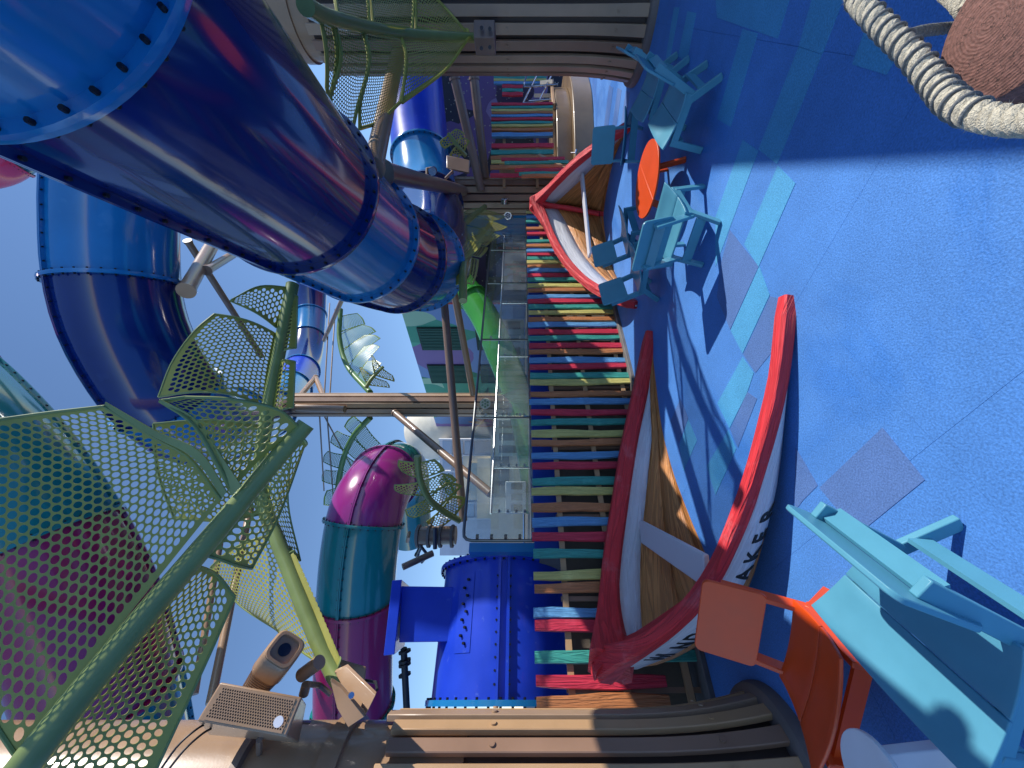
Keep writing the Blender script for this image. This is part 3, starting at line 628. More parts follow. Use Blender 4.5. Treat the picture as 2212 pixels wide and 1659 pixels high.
leaflet(A, PP([(418, 1222, 2.08), (300, 1365, 1.9), (180, 1510, 1.72), (30, 1700, 1.58)]), PP([(507, 1290, 2.3), (450, 1420, 2.2), (385, 1560, 2.1), (320, 1700, 2.0)]),
        PP([(418, 1222, 2.08), (455, 1235, 2.15), (486, 1253, 2.25), (507, 1290, 2.3)]), PP([(30, 1700, 1.58), (150, 1720, 1.75), (320, 1700, 2.0)]), -.07, pitch=.042, hr=.016, solid=S)
b = MB(); f_, W_, H_, *_r = coons(PP([(480, 1075, 2.17), (420, 990, 2.11), (330, 942, 2.03), (226, 877, 1.95)]), PP([(490, 1062, 2.17), (432, 975, 2.11), (340, 932, 2.03), (228, 868, 1.95)]), PP([(480, 1075, 2.17), (490, 1062, 2.17)]), PP([(226, 877, 1.95), (228, 868, 1.95)]))
b.grid([[f_(i/14, t) for t in (0, 1)] for i in range(15)]); b.build('stiffener', FRONDD, A, solid=.006)
b = MB(); f_, W_, H_, *_r = coons(PP([(500, 1070, 2.2), (462, 1000, 2.13), (412, 915, 2.05), (345, 868, 1.99)]), PP([(522, 1050, 2.2), (482, 990, 2.13), (424, 906, 2.05), (346, 862, 1.99)]), PP([(500, 1070, 2.2), (522, 1050, 2.2)]), PP([(345, 868, 1.99), (346, 862, 1.99)]))
b.grid([[f_(i/14, t) for t in (0, 1)] for i in range(15)]); b.build('stiffener', FRONDD, A, solid=.006)
# frond B : curled leaf rising from the column
Bf = frondthing('curled green perforated leaf rising from the bracket on the left column', [(632, 615, 4.9), (607, 740, 4.6), (580, 880, 4.3), (563, 1000, 4.05), (570, 1090, 3.85), (592, 1150, 3.7), (620, 1220, 3.55), (662, 1326, 3.3), (712, 1440, 3.05), (752, 1500, 2.9)], (.075, .06))
leaflet(Bf, PP([(597, 708, 4.65), (632, 622, 4.88)]), PP([(497, 650, 4.3), (502, 646, 4.3)]), PP([(597, 708, 4.65), (550, 678, 4.45), (497, 650, 4.3)]), PP([(632, 622, 4.88), (560, 620, 4.6), (502, 646, 4.3)]), .04, solid=S)
leaflet(Bf, PP([(576, 880, 4.3), (585, 800, 4.45), (598, 722, 4.62)]), PP([(342, 858, 3.75), (372, 782, 3.85), (420, 715, 3.95), (463, 678, 4.1)]), PP([(576, 880, 4.3), (500, 858, 4.1), (417, 852, 3.9), (342, 858, 3.75)]), PP([(598, 722, 4.62), (540, 702, 4.4), (463, 678, 4.1)]), .09, solid=S)
leaflet(Bf, PP([(572, 1110, 3.85), (560, 1010, 4.05), (568, 920, 4.2)]), PP([(375, 1120, 3.4), (340, 1020, 3.5), (331, 915, 3.6)]), PP([(572, 1110, 3.85), (480, 1130, 3.6), (375, 1120, 3.4)]), PP([(568, 920, 4.2), (450, 914, 3.9), (331, 915, 3.6)]), .08, solid=S)
leaflet(Bf, PP([(722, 1450, 3.0), (662, 1322, 3.3), (592, 1150, 3.7)]), PP([(600, 1362, 3.5), (512, 1302, 3.75), (455, 1225, 3.95)]), PP([(722, 1450, 3.0), (660, 1395, 3.25), (600, 1362, 3.5)]), PP([(592, 1150, 3.7), (520, 1180, 3.85), (455, 1225, 3.95)]), .06, solid=S)
leaflet(Bf, PP([(604, 765, 4.55), (632, 640, 4.85)]), PP([(640, 752, 4.6), (643, 640, 4.85)]), PP([(604, 765, 4.55), (640, 752, 4.6)]), PP([(632, 640, 4.85), (643, 640, 4.85)]), -.04)
leaflet(Bf, PP([(585, 900, 4.25), (603, 782, 4.5)]), PP([(634, 880, 4.3), (638, 781, 4.5)]), PP([(585, 900, 4.25), (634, 880, 4.3)]), PP([(603, 782, 4.5), (638, 781, 4.5)]), -.05)
leaflet(Bf, PP([(600, 1160, 3.7), (572, 1060, 3.9), (570, 960, 4.1)]), PP([(649, 1212, 3.7), (622, 1083, 3.9), (632, 960, 4.1)]), PP([(600, 1160, 3.7), (628, 1194, 3.7), (649, 1212, 3.7)]), PP([(570, 960, 4.1), (632, 960, 4.1)]), -.05)
leaflet(Bf, PP([(725, 1450, 3.0), (670, 1330, 3.28), (618, 1200, 3.58)]), PP([(724, 1420, 3.1), (682, 1308, 3.35), (632, 1205, 3.6)]), PP([(725, 1450, 3.0), (726, 1435, 3.05), (724, 1420, 3.1)]), PP([(618, 1200, 3.58), (625, 1198, 3.6), (632, 1205, 3.6)]), -.05)
# bracket on left column
e = thing('leaf_bracket', 'folded tan steel bracket clasping the leaf root on the left column', 'bracket', P(770, 1520, 2.8))
for (a, c) in (([(722, 1452, 2.95), (748, 1440, 2.95), (811, 1502, 2.7), (790, 1545, 2.65), (738, 1480, 2.85)], (0, .03, 0)), ([(713, 1470, 2.75), (735, 1486, 2.75), (788, 1548, 2.6), (752, 1572, 2.62), (728, 1530, 2.7)], (0, .03, 0))):
    b = MB(); b.prism(PP(a), c); b.build('side_plate', TAN, e, bevel=.004)
b = MB(); b.prism(PP([(738, 1480, 2.86), (790, 1545, 2.66), (782, 1552, 2.64), (730, 1490, 2.8)]), (0, .05, .02)); b.build('web_plate', TAN2, e)
b = MB(); b.tube([P(758, 1500, 2.7), P(759, 1502, 2.62)], .02, 8); b.build('bolt', STEEL, e, smooth=True)
# frond C : upper right
C = frondthing('green perforated leaf hanging from the shaded right column', [(660, 12, 3.1), (690, 30, 3.4), (730, 44, 3.8), (803, 61, 4.5), (865, 71, 5.0), (945, 78, 5.4), (1030, 82, 5.75)], (.072, .06))
leaflet(C, PP([(1018, 86, 5.7), (940, 82, 5.4), (868, 77, 5.05)]), PP([(1005, 92, 5.6), (968, 145, 5.4), (928, 179, 5.2), (868, 222, 4.9)]), PP([(1018, 86, 5.7), (1005, 92, 5.6)]), PP([(868, 77, 5.05), (876, 129, 5.0), (868, 222, 4.9)]), .04, pitch=.038, hr=.0135, rim=.02, ribm=FROND)
leaflet(C, PP([(866, 78, 5.0), (785, 62, 4.35)]), PP([(864, 221, 4.9), (820, 262, 4.6), (777, 278, 4.3)]), PP([(866, 78, 5.0), (872, 130, 5.0), (864, 221, 4.9)]), PP([(785, 62, 4.35), (793, 127, 4.35), (774, 220, 4.3), (777, 278, 4.3)]), .05, pitch=.038, hr=.0135, rim=.02, ribm=FROND)
leaflet(C, PP([(783, 62, 4.33), (720, 46, 3.75)]), PP([(762, 280, 4.25), (742, 278, 4.1), (714, 238, 3.9)]), PP([(783, 62, 4.33), (788, 130, 4.3), (768, 220, 4.25), (762, 280, 4.25)]), PP([(720, 46, 3.75), (727, 119, 3.8), (710, 200, 3.85), (714, 238, 3.9)]), .05, pitch=.038, hr=.0135, rim=.02, ribm=FROND)
leaflet(C, PP([(718, 48, 3.7), (692, 36, 3.45)]), PP([(712, 215, 3.85), (706, 190, 3.75)]), PP([(718, 48, 3.7), (724, 119, 3.8), (712, 215, 3.85)]), PP([(692, 36, 3.45), (700, 110, 3.55), (706, 190, 3.75)]), .02, pitch=.038, hr=.0135, rim=.02, ribm=FROND)
leaflet(C, PP([(1012, 76, 5.7), (950, 72, 5.4), (899, 66, 5.15)]), PP([(1004, 66, 5.7), (960, 15, 5.6), (900, -45, 5.3)]), PP([(1012, 76, 5.7), (1004, 66, 5.7)]), PP([(899, 66, 5.15), (897, 10, 5.2), (900, -45, 5.3)]), -.04, pitch=.038, hr=.0135, rim=.02, ribm=FROND)
leaflet(C, PP([(890, 64, 5.1), (806, 52, 4.5)]), PP([(880, -60, 5.3), (780, -70, 4.8)]), PP([(890, 64, 5.1), (888, 0, 5.2), (880, -60, 5.3)]), PP([(806, 52, 4.5), (795, 0, 4.6), (780, -70, 4.8)]), -.05, pitch=.038, hr=.0135, rim=.02, ribm=FROND)
leaflet(C, PP([(798, 50, 4.45), (730, 34, 3.8)]), PP([(770, -70, 4.7), (690, -70, 4.2)]), PP([(798, 50, 4.45), (788, 0, 4.5), (770, -70, 4.7)]), PP([(730, 34, 3.8), (715, -10, 3.9), (690, -70, 4.2)]), -.05, pitch=.038, hr=.0135, rim=.02, ribm=FROND)
e = thing('leaf_bracket', 'dark square bracket gripping the leaf root on the shaded right column', 'bracket', P(1050, 80, 5.7))
b = MB(); b.box(P(1048, 82, 5.6), (.26, .3, .30)); b.build('socket', BROWN, e, bevel=.015)
for (u, v) in ((1040, 60), (1058, 62), (1040, 104), (1058, 102)): b = MB(); b.tube([P(u, v, 5.42), P(u, v, 5.36)], .025, 8); b.build('bolt', BOLT, e, smooth=True)
# generic fronds
def small_frond(label, rib, r, n, La, Lb, bend, pitch=.055, mt=FROND, sides=(1, -1), nvec=None, name='metal_leaf', ribm=FRONDD, droop=.25):
    e = frondthing(label, rib, r, name=name, mt=ribm); c = cat(PP(rib), 60)
    for sd in sides:
        for k in range(n):
            i0 = int(4+k*52/n); i1 = int(4+(k+.88)*52/n); a, b_ = c[i0], c[i1]; t = (c[i1]-c[i0]).normalized()
            nv = nvec or Vector((0, -1, 0)); x = t.cross(nv).normalized()*sd; prof = math.sin(math.pi*(k+.9)/(n+.9))**.6
            L = lerp(La, Lb, 0 if sd > 0 else 1)*prof; back = -t*L*.35
            oA = a+x*L*.82+back*.3+nv*(-bend)*L; oB = b_+x*L+back*1.1+nv*(-bend)*L*1.1+Vector((0, 0, -droop*L))
            leaflet(e, [a, a.lerp(b_, .5), b_], [oA, oA.lerp(oB, .5)+x*L*.08, oB], [a, a.lerp(oA, .5)+nv*L*.08, oA], [b_, b_.lerp(oB, .5)+nv*L*.1, oB], 0, pitch, pitch*.38, mt, rim=.008)
    return e
small_frond('drooping perforated leaf on the dark column above the round spotlight', [(955, 588, 6.8), (956, 545, 7.0), (985, 498, 8.2), (1047, 447, 11.0)], (.09, .07), 4, .75, .5, .2)
small_frond('narrow folded leaf hanging beside the green slide', [(1000, 650, 6.4), (1003, 575, 6.9), (1024, 530, 8.4), (1058, 485, 11.0)], (.07, .06), 4, .30, .22, .3, droop=.05)
small_frond('drooping olive leaf over the machine above the glass railing end', [(902, 985, 6.6), (906, 1030, 6.7), (925, 1075, 6.9), (955, 1102, 7.1), (993, 1125, 7.3)], (.06, .06), 4, .6, .5, .1)
small_frond('far green plant stalk with pale leaflets right of the tall column', [(736, 668, 16), (733, 730, 15.5), (750, 790, 14.8), (800, 848, 13.4)], (.09, .10), 5, .1, 1.3, .1, .062, FRONDF, (-1,), ribm=FRONDF)
small_frond('far green plant stalk with pale leaflets left of the tall column', [(722, 1110, 14.5), (730, 1050, 14.5), (742, 990, 14), (765, 940, 13.6), (800, 902, 13.2)], (.09, .10), 5, 1.2, .9, .1, .062, FRONDF, (1, -1), ribm=FRONDF)
small_frond('small bright leaf sprig on the tall column at its right', [(828, 792, 13.5), (812, 808, 13.5), (800, 822, 13.4), (790, 838, 13.3)], (.05, .07), 2, .75, .6, .1, .062, FROND, (1, -1))
small_frond('little lime leaf pair behind the two tan braces', [(968, 288, 9.2), (990, 318, 9.3), (1006, 336, 9.5)], (.04, .05), 2, .38, .3, .1, .06, FROND, (1, -1))
small_frond('far dark leaf stalk beyond the white building', [(958, 1028, 16), (975, 1050, 16), (985, 1075, 16)], (.05, .05), 2, .4, .3, .1, .062, FRONDF, (1, -1), ribm=FRONDF)
# ---------------------------------------------------------------- speaker, lamp on left column
e = thing('loudspeaker', 'tan wedge loudspeaker with perforated grille and round badge on the left column', 'speaker', P(540, 1540, 2.6))
fc = [P(476, 1473, 2.62), P(653, 1506, 2.62), P(618, 1592, 2.5), P(425, 1557, 2.5)]
bk = [P(492, 1494, 2.88), P(662, 1520, 2.88), P(646, 1605, 2.72), P(450, 1588, 2.72)]
b = MB(); b.hexa(fc+bk); b.build('cabinet', TAN, e, bevel=.012, seg=3)
ctr = sum(fc, Vector())/4; nrm = (fc[1]-fc[0]).cross(fc[3]-fc[0]).normalized()
if nrm.dot(-ctr+Vector((0, 0, 2))) < 0: nrm = -nrm
gi = [ctr+(p-ctr)*.88+nrm*.006 for p in fc]
f_, W_, H_, *_r = coons([gi[3], gi[2]], [gi[0], gi[1]], [gi[3], gi[0]], [gi[2], gi[1]])
mb = MB(); perf(mb, f_, W_, H_, .0165, .0058, .003); o = mb.build('grille', TAN, e); 
gi2 = [p-nrm*.004 for p in gi]; b = MB(); b.add(gi2, [(0, 1, 2, 3)]); b.build('grille_backing', BLACKP, e)
b = MB(); c = P(604, 1558, 2.52)+nrm*.012; b.tube([c, c+nrm*.01], .03, 20); b.build('badge', WHITEP, e, smooth=True)
b = MB(); b.tube([P(628, 1592, 2.7), P(640, 1560, 2.75), P(668, 1560, 2.9)], .014, 8); b.build('yoke', TAN2, e, smooth=True)
b = MB(); b.tube([P(560, 1598, 2.6), P(560, 1625, 2.75), P(560, 1640, 2.9)], .02, 8); b.build('yoke', TAN2, e, smooth=True)
e = thing('projector_lamp', 'tan ribbed floodlight housing with round dark lens above the loudspeaker', 'lamp', P(600, 1430, 2.8))
A0 = P(615, 1403, 2.75); A1 = P(548, 1492, 3.15); ax = (A1-A0).normalized()
xr = (P(597, 1369, 2.75)-P(660, 1404, 2.75)); xr = (xr-ax*xr.dot(ax)).normalized(); yr = ax.cross(xr)
def rsq(c, h1, h2, n=24):
    o = []
    for k in range(n):
        a = 2*math.pi*k/n; ca, sa = math.cos(a), math.sin(a); o.append(c+xr*math.copysign(abs(ca)**.5, ca)*h1+yr*math.copysign(abs(sa)**.5, sa)*h2)
    return o
b = MB(); L = (A1-A0).length; b.grid([rsq(A0+ax*s*L, h, h*1.02) for s, h in ((0, .100), (.02, .112), (.30, .118), (.32, .105), (1.0, .085))], closed=True); b.build('housing', TAN, e, smooth=True)
b = MB(); b.grid([rsq(A0+ax*d, h, h) for d, h in ((0, .100), (-.012, .097), (-.012, .080), (.02, .078))], closed=True); b.build('bezel', TAN, e, smooth=True)
b = MB(); b.add(rsq(A0+ax*.012, .08, .08), [tuple(range(24))]); b.build('face_plate', TAN, e)
b = MB(); cc = A0+ax*.008; b.tube([cc, cc-ax*.006], .042, 24); b.build('lens', mat('lens_black', (.01, .01, .012), .05, coat=1), e, smooth=True)
for k in range(11):
    b = MB(); s = .40+.05*k; c = A0+ax*s*L; hh = lerp(.105, .085, (s-.32)/.68)+.006; b.grid([rsq(c-ax*.004, hh-.01, hh-.01), rsq(c-ax*.004, hh, hh), rsq(c+ax*.004, hh, hh), rsq(c+ax*.004, hh-.01, hh-.01)], closed=True); b.build('cooling_fin', TAN2, e)
e = thing('spotlight', 'small tan can spotlight behind the floodlight on the left column', 'lamp', P(670, 1455, 3))
b = MB(); b.tube([P(690, 1430, 2.9), P(652, 1458, 2.95)], .05, 16); b.build('can', TAN, e, smooth=True)
b = MB(); b.tube([P(662, 1478, 2.9), P(656, 1500, 2.9)], .035, 12); b.build('swivel', TAN, e, smooth=True)
b = MB(); b.tube([P(668, 1478, 2.9), P(690, 1480, 3.0), P(715, 1500, 3.0)], .02, 8); b.build('arm', TAN2, e, smooth=True)
e = thing('junction_box', 'wet looking tan control box hung beside the magenta tube', 'box', P(750, 1445, 3.2))
b = MB(); b.hexa(PP([(722, 1420, 3.25), (792, 1440, 3.25), (788, 1478, 3.2), (720, 1470, 3.2)])+PP([(716, 1424, 3.5), (780, 1444, 3.5), (778, 1480, 3.4), (712, 1474, 3.4)])); b.build('case', TAN, e, bevel=.01)
b = MB(); b.tube([P(790, 1470, 3.3), P(812, 1474, 3.2), P(815, 1490, 3.1)], .012, 8); b.build('cable', BLACKP, e, smooth=True)
e = thing('power_cable', 'two dark cables looping over the tan pipe below the loudspeaker', 'cable', P(400, 1600, 2.5))
for pts in ([(345, 1665, 2.35), (385, 1610, 2.42), (425, 1575, 2.5), (452, 1560, 2.62)], [(362, 1665, 2.33), (400, 1618, 2.4), (436, 1586, 2.5), (456, 1574, 2.6)]):
    b = MB(); b.tube(cat(PP(pts), 14), .007, 8); b.build('cable', BLACKP, e, smooth=True)
# lamps on the dark column
for (u, v, Y, lab) in ((1097, 466, 10.7, 'round seven lens spotlight on the dark column facing the deck'), (1090, 430, 10.8, 'small round lamp turned sideways on the dark column')):
    e = thing('column_spotlight', lab, 'lamp', P(u, v, Y)); c = P(u, v, Y); d = Vector((-.25, -1, 0)).normalized() if v > 450 else Vector((.8, -.6, 0)).normalized()
    b = MB(); b.tube([c+d*-.12, c], .10, 20); b.build('housing', STEEL, e, smooth=True)
    b = MB(); b.tube([c, c+d*.012], .085, 20); b.build('front_plate', WHITEP, e, smooth=True)
    x = d.cross(Vector((0, 0, 1)))
    for k in range(7):
        a = k*math.pi/3; o_ = (x*math.cos(a)+Vector((0, 0, 1))*math.sin(a))*.052 if k < 6 else Vector(); b = MB(); b.tube([c+o_+d*.012, c+o_+d*.018], .019, 10); b.build('lens', BLACKP, e, smooth=True)
    b = MB(); b.tube([c-d*.1, c-d*.1+Vector((.05, .15, -.12))], .03, 8); b.build('arm', BROWN, e, smooth=True)
e = thing('column_spotlight', 'green tinted round spotlight low on the tall rear column', 'lamp', P(1048, 872, 12.3)); c = P(1048, 872, 12.3)
b = MB(); b.tube([c+Vector((0, .25, 0)), c], .17, 20); b.build('housing', CREAM, e, smooth=True)
for k in range(7):
    a = k*math.pi/3; o_ = Vector((math.cos(a), 0, math.sin(a)))*.095 if k < 6 else Vector(); b = MB(); b.tube([c+o_, c+o_+Vector((0, -.02, 0))], .036, 10); b.build('lens', FRONDF, e)
e = thing('wall_speaker', 'brown slab loudspeaker near the lime leaf pair', 'speaker', P(987, 355, 8.8))
b = MB(); b.hexa(PP([(964, 335, 8.9), (1015, 346, 8.9), (1014, 374, 8.7), (964, 363, 8.7)])+PP([(968, 338, 9.2), (1015, 348, 9.2), (1014, 376, 9.0), (968, 366, 9.0)])); b.build('cabinet', TAN2, e, bevel=.02)
b = MB(); b.tube([P(962, 386, 9), P(978, 370, 9.1)], .03, 8); b.build('arm', TAN, e, smooth=True)
e = thing('camera_bracket', 'small tan bracket with steel disc below the blue tube flange', 'bracket', P(930, 370, 9))
b = MB(); b.tube([P(922, 394, 9), P(922, 364, 9), P(936, 362, 9)], .03, 8); b.build('arm', TAN, e, smooth=True)
b = MB(); b.tube([P(936, 368, 9), P(934, 370, 8.85)], .09, 16); b.build('disc', STEEL, e, smooth=True)
e = thing('machine_pump', 'grey brown clamped pipe machine left of the glass railing end', 'machine', P(930, 1155, 7))
b = MB(); b.tube([P(900, 1158, 7), P(985, 1156, 7)], .16, 20); b.build('barrel', TAN2, e, smooth=True)
for u in (902, 925, 950, 975): b = MB(); b.tube([P(u, 1158, 7), P(u+5, 1158, 7)], .20, 20); b.build('clamp_ring', KERB, e, smooth=True)
b = MB(); b.tube([P(905, 1175, 6.9), P(925, 1200, 6.9), P(910, 1215, 6.9)], .03, 8); b.tube([P(940, 1140, 6.8), P(940, 1185, 6.8)], .04, 8); b.build('linkage', DARKST, e, smooth=True)
b = MB(); b.tube([P(880, 1170, 6.9), P(882, 1160, 6.8), P(884, 1150, 6.9)], .03, 8); b.build('hose', TAN, e, smooth=True)
b = MB(); b.tube([P(870, 1225, 6.3), P(935, 1195, 6.6)], .055, 12); b.build('cross_pipe', TAN2, e, smooth=True)
# ================================================================ BACKGROUND
MG = mural('mural_green', [(.05, .30, .20), (.09, .40, .27), (.03, .20, .12), (.20, .14, .34), (.16, .28, .52), (.30, .52, .36)], .42, seed=3, stretch=(1, 1, .55))
MR = mural('mural_red', [(.40, .03, .05), (.20, .015, .04), (.46, .05, .05), (.16, .04, .12), (.26, .20, .42)], .35, dots=2.2, seed=9)
MP = mural('mural_purple', [(.015, .014, .03), (.12, .07, .20), (.05, .03, .07), (.22, .17, .34), (.02, .02, .02)], .75, dots=7, seed=5)
bld = thing('mural_building', 'tall green building with jungle mural and dark louvres beyond the glass', 'building', (4.4, 25, 0))
Bd = Vector((-7.2, 8.8, 0)).normalized(); Bo = Vector((4.38, 25, 0)); Bn = Vector((-Bd.y, Bd.x, 0))*-1
if Bn.y > 0: Bn = -Bn
def BP(s, z, o=0): return Bo+Bd*s+Bn*o+Vector((0, 0, z))
b = MB(); b.hexa([BP(-1.0, 0), BP(15.0, 0), BP(15.0, 0, -6), BP(-1.0, 0, -6), BP(-1.0, 9.6), BP(15.0, 9.6), BP(15.0, 9.6, -6), BP(-1.0, 9.6, -6)]); b.build('wall', MG, bld)
b = MB(); b.hexa([BP(-8.5, 0), BP(-1.0, 0), BP(-1, 0, -6), BP(-8.5, 0, -6), BP(-8.5, 8.4), BP(-1, 8.4), BP(-1, 8.4, -6), BP(-8.5, 8.4, -6)]); b.build('wall', MR, bld)
GD = mat('louvre_green', (.015, .12, .09), .5); GDK = mat('louvre_dark', (.006, .03, .025), .6)
for s0 in (.9, 4.6, 8.4):
    for z0, z1 in ((5.9, 8.9), (2.9, 5.0)):
        fr_ = MB(); fr_.hexa([BP(s0, z0, .02), BP(s0+2.1, z0, .02), BP(s0+2.1, z0, .12), BP(s0, z0, .12), BP(s0, z1, .02), BP(s0+2.1, z1, .02), BP(s0+2.1, z1, .12), BP(s0, z1, .12)]); o = fr_.build('louvre', GDK, bld)
        sl_ = MB()
        for k in range(14):
            ss = s0+.08+k*.145; sl_.hexa([BP(ss, z0+.1, .13), BP(ss+.06, z0+.1, .13), BP(ss+.06, z0+.1, .17), BP(ss, z0+.1, .17), BP(ss, z1-.1, .13), BP(ss+.06, z1-.1, .13), BP(ss+.06, z1-.1, .17), BP(ss, z1-.1, .17)])
        s_o = sl_.build('louvre_slats', GD, bld); stuff(s_o)
# painted flower on the mural (flat paint)
RF = mat('mural_flower', (.55, .06, .03), .6); OY = mat('mural_bud', (.75, .35, .06), .6); LG = mat('mural_leaf', (.12, .46, .22), .6); DG = mat('mural_leaf_dark', (.02, .13, .09), .6)
def bpoly(pts, mt, nm, o=.02):
    b = MB(); b.prism([BP(s, z, o) for s, z in pts], Bn*.008); b.build(nm, mt, bld)
for k in range(9):
    a = R_(-70+k*20); c = (12.6, 4.2); L = 2.0+.5*(k % 2); d = (math.sin(a)*.9, math.cos(a)); bpoly([c, (c[0]+d[0]*L*.5-d[1]*.28, c[1]+d[1]*L*.5+d[0]*.28), (c[0]+d[0]*L, c[1]+d[1]*L), (c[0]+d[0]*L*.5+d[1]*.28, c[1]+d[1]*L*.5-d[0]*.28)], RF if k % 3 else OY, 'painted_petal', .02+k*.004)
for k in range(8):
    z = 3+k*.75; bpoly([(6.6+k*.3, z), (8.6+k*.35, z+1.1), (11.0, z+.7+.2*k), (9.2, z+.1)], LG if k % 2 else DG, 'painted_leaf', .06+k*.004)
# right-hand purple mural wall
b = MB(); b.hexa([Vector((3.3, 15.2, 0)), Vector((13, 13.6, 0)), Vector((13, 14, 0)), Vector((3.3, 15.6, 0)), Vector((3.3, 15.2, 6.4)), Vector((13, 13.6, 6.4)), Vector((13, 14, 6.4)), Vector((3.3, 15.6, 6.4))]); tag(b.build('mural_wall', MP), 'dark purple and black speckled mural wall behind the short fence', 'wall')
b = MB(); b.hexa([Vector((5.4, 13.8, .9)), Vector((6.1, 13.7, .9)), Vector((6.1, 13.9, .9)), Vector((5.4, 14.0, .9)), Vector((5.4, 13.8, 4.7)), Vector((6.1, 13.7, 4.7)), Vector((6.1, 13.9, 4.7)), Vector((5.4, 14.0, 4.7))]); tag(b.build('blue_panel', LIGHTBLUE), 'bright blue upright panel between brace and purple wall', 'panel')
# pale buildings on the left
wb = thing('glazed_building', 'pale white building with large framed glass panels behind the slide struts', 'building', P(1120, 1040, 28))
b = MB(); b.hexa([P(1118, 1200, 30), P(1118, 948, 30), P(1118, 948, 36), P(1118, 1200, 36), P(950, 1200, 30), P(950, 948, 30), P(950, 948, 36), P(950, 1200, 36)]); b.build('wall', PALE, wb)
for i in range(5):
    for j in range(3):
        v0, v1 = 952+i*34, 982+i*34; u0, u1 = 956+j*24, 976+j*24
        b = MB(); b.hexa([P(u1, v1, 29.9), P(u1, v0, 29.9), P(u1, v0, 29.97), P(u1, v1, 29.97), P(u0, v1, 29.9), P(u0, v0, 29.9), P(u0, v0, 29.97), P(u0, v1, 29.97)]); b.build('window_pane', mat('sky_glazing', (.35, .42, .55), .08, 0, coat=1), wb)
for v in (949, 984, 1018, 1052, 1086, 1120):
    b = MB(); b.tube([P(1110, v, 29.8), P(948, v, 29.8)], .09, 6); b.build('mullion', WHITEP, wb)
cb = thing('cream_block', 'stepped cream rendered block below the glazed building', 'building', P(1120, 1040, 22))
for (u0, v0, v1, Y) in ((1000, 985, 1010, 24), (1012, 1000, 1060, 23), (985, 1030, 1080, 25), (1030, 990, 1120, 22), (1060, 940, 1180, 21)):
    b = MB(); b.hexa([P(1130, v1, Y), P(1130, v0, Y), P(1130, v0, Y+3), P(1130, v1, Y+3), P(u0, v1, Y), P(u0, v0, Y), P(u0, v0, Y+3), P(u0, v1, Y+3)]); b.build('block', CREAM, cb)
for k, v in enumerate((1004, 1030, 1056)): b = MB(); b.bar(P(1100, v, 20.9), P(1062, v, 20.9), .9, .08, up=Vector((0, 1, 0))); b.build('window', mat('dark_glazing', (.05, .06, .07), .1), cb)
dm = MB(); c = P(945, 928, 38); rows = []
for i in range(9):
    a = R_(90*i/8); rows.append([c+Vector((math.cos(t)*math.cos(a)*3.0, math.sin(t)*math.cos(a)*3.0, math.sin(a)*3.2)) for t in [2*math.pi*k/32 for k in range(32)]])
dm.grid(rows, closed=True); b2 = [[c+Vector((math.cos(t)*3.0, math.sin(t)*3.0, z)) for t in [2*math.pi*k/32 for k in range(32)]] for z in (-10.2, 0)]; dm.grid(b2, closed=True)
tag(dm.build('round_tower', CREAM, smooth=True), 'pale domed round tower left of the mural building', 'tower')
# unseen building added on the right to be mirrored in glass and slides
sb = thing('reflected_building', 'low grey building with dark windows added beyond the frame to be mirrored in the glass', 'building', (24, 0, 0))
b = MB(); b.box((27, -4, 3.4), (6, 50, 6.8)); b.build('wall', mat('grey_cladding', (.30, .34, .36), .7, 0, .15, 1), sb)
for k in range(14):
    for z in (1.6, 4.8):
        b = MB(); b.box((23.97, -26+k*3.4, z), (.08, 2.3, 1.9)); b.build('window', mat('dark_window', (.03, .045, .06), .1), sb)
b = MB()
for k in range(1100):
    c = Vector((20+random.gauss(0, .7), random.uniform(-22, 16), .2+random.random()*(1.6+.5*math.sin(k)))); d = Vector((random.gauss(0, 1), random.gauss(0, 1), random.gauss(0, 1))).normalized()*.24; x = d.cross(Vector((0, 0, 1)))*.4
    b.add([c-d, c+x, c+d, c-x], [(0, 1, 2, 3)])
tag(b.build('hedge', mat('hedge_leaf', (.05, .11, .03), .6)), 'dark green hedge in front of the grey side building, beyond the frame', 'hedge')
# white cabins on the deck behind the glass
for (u0, u1, v0, v1, Y, lab) in ((1066, 1132, 905, 985, 14, 'white deck cabin seen through the glass railing left of the tall column'), (1080, 1132, 690, 775, 15.5, 'small white deck cabin seen through the glass under the green louvres'), (1092, 1136, 1040, 1110, 12, 'low white equipment cabin seen through the glass near the steel railing end')):
    e = thing('deck_cabin', lab, 'cabin', P(u1, (v0+v1)/2, Y))
    b = MB(); b.hexa([P(u1, v1, Y), P(u1, v0, Y), P(u1, v0, Y+1.2), P(u1, v1, Y+1.2), P(u0, v1, Y), P(u0, v0, Y), P(u0, v0, Y+1.2), P(u0, v1, Y+1.2)]); b.build('body', PALE, e, bevel=.02)
    for k in range(3):
        va = lerp(v0, v1, (k+.15)/3); vb = lerp(v0, v1, (k+.75)/3); b = MB(); b.hexa([P(u1-8, vb, Y-.03), P(u1-8, va, Y-.03), P(u1-8, va, Y-.005), P(u1-8, vb, Y-.005), P(u0+12, vb, Y-.03), P(u0+12, va, Y-.03), P(u0+12, va, Y-.005), P(u0+12, vb, Y-.005)]); b.build('shutter', DARKST if k == 1 else KERB, e)
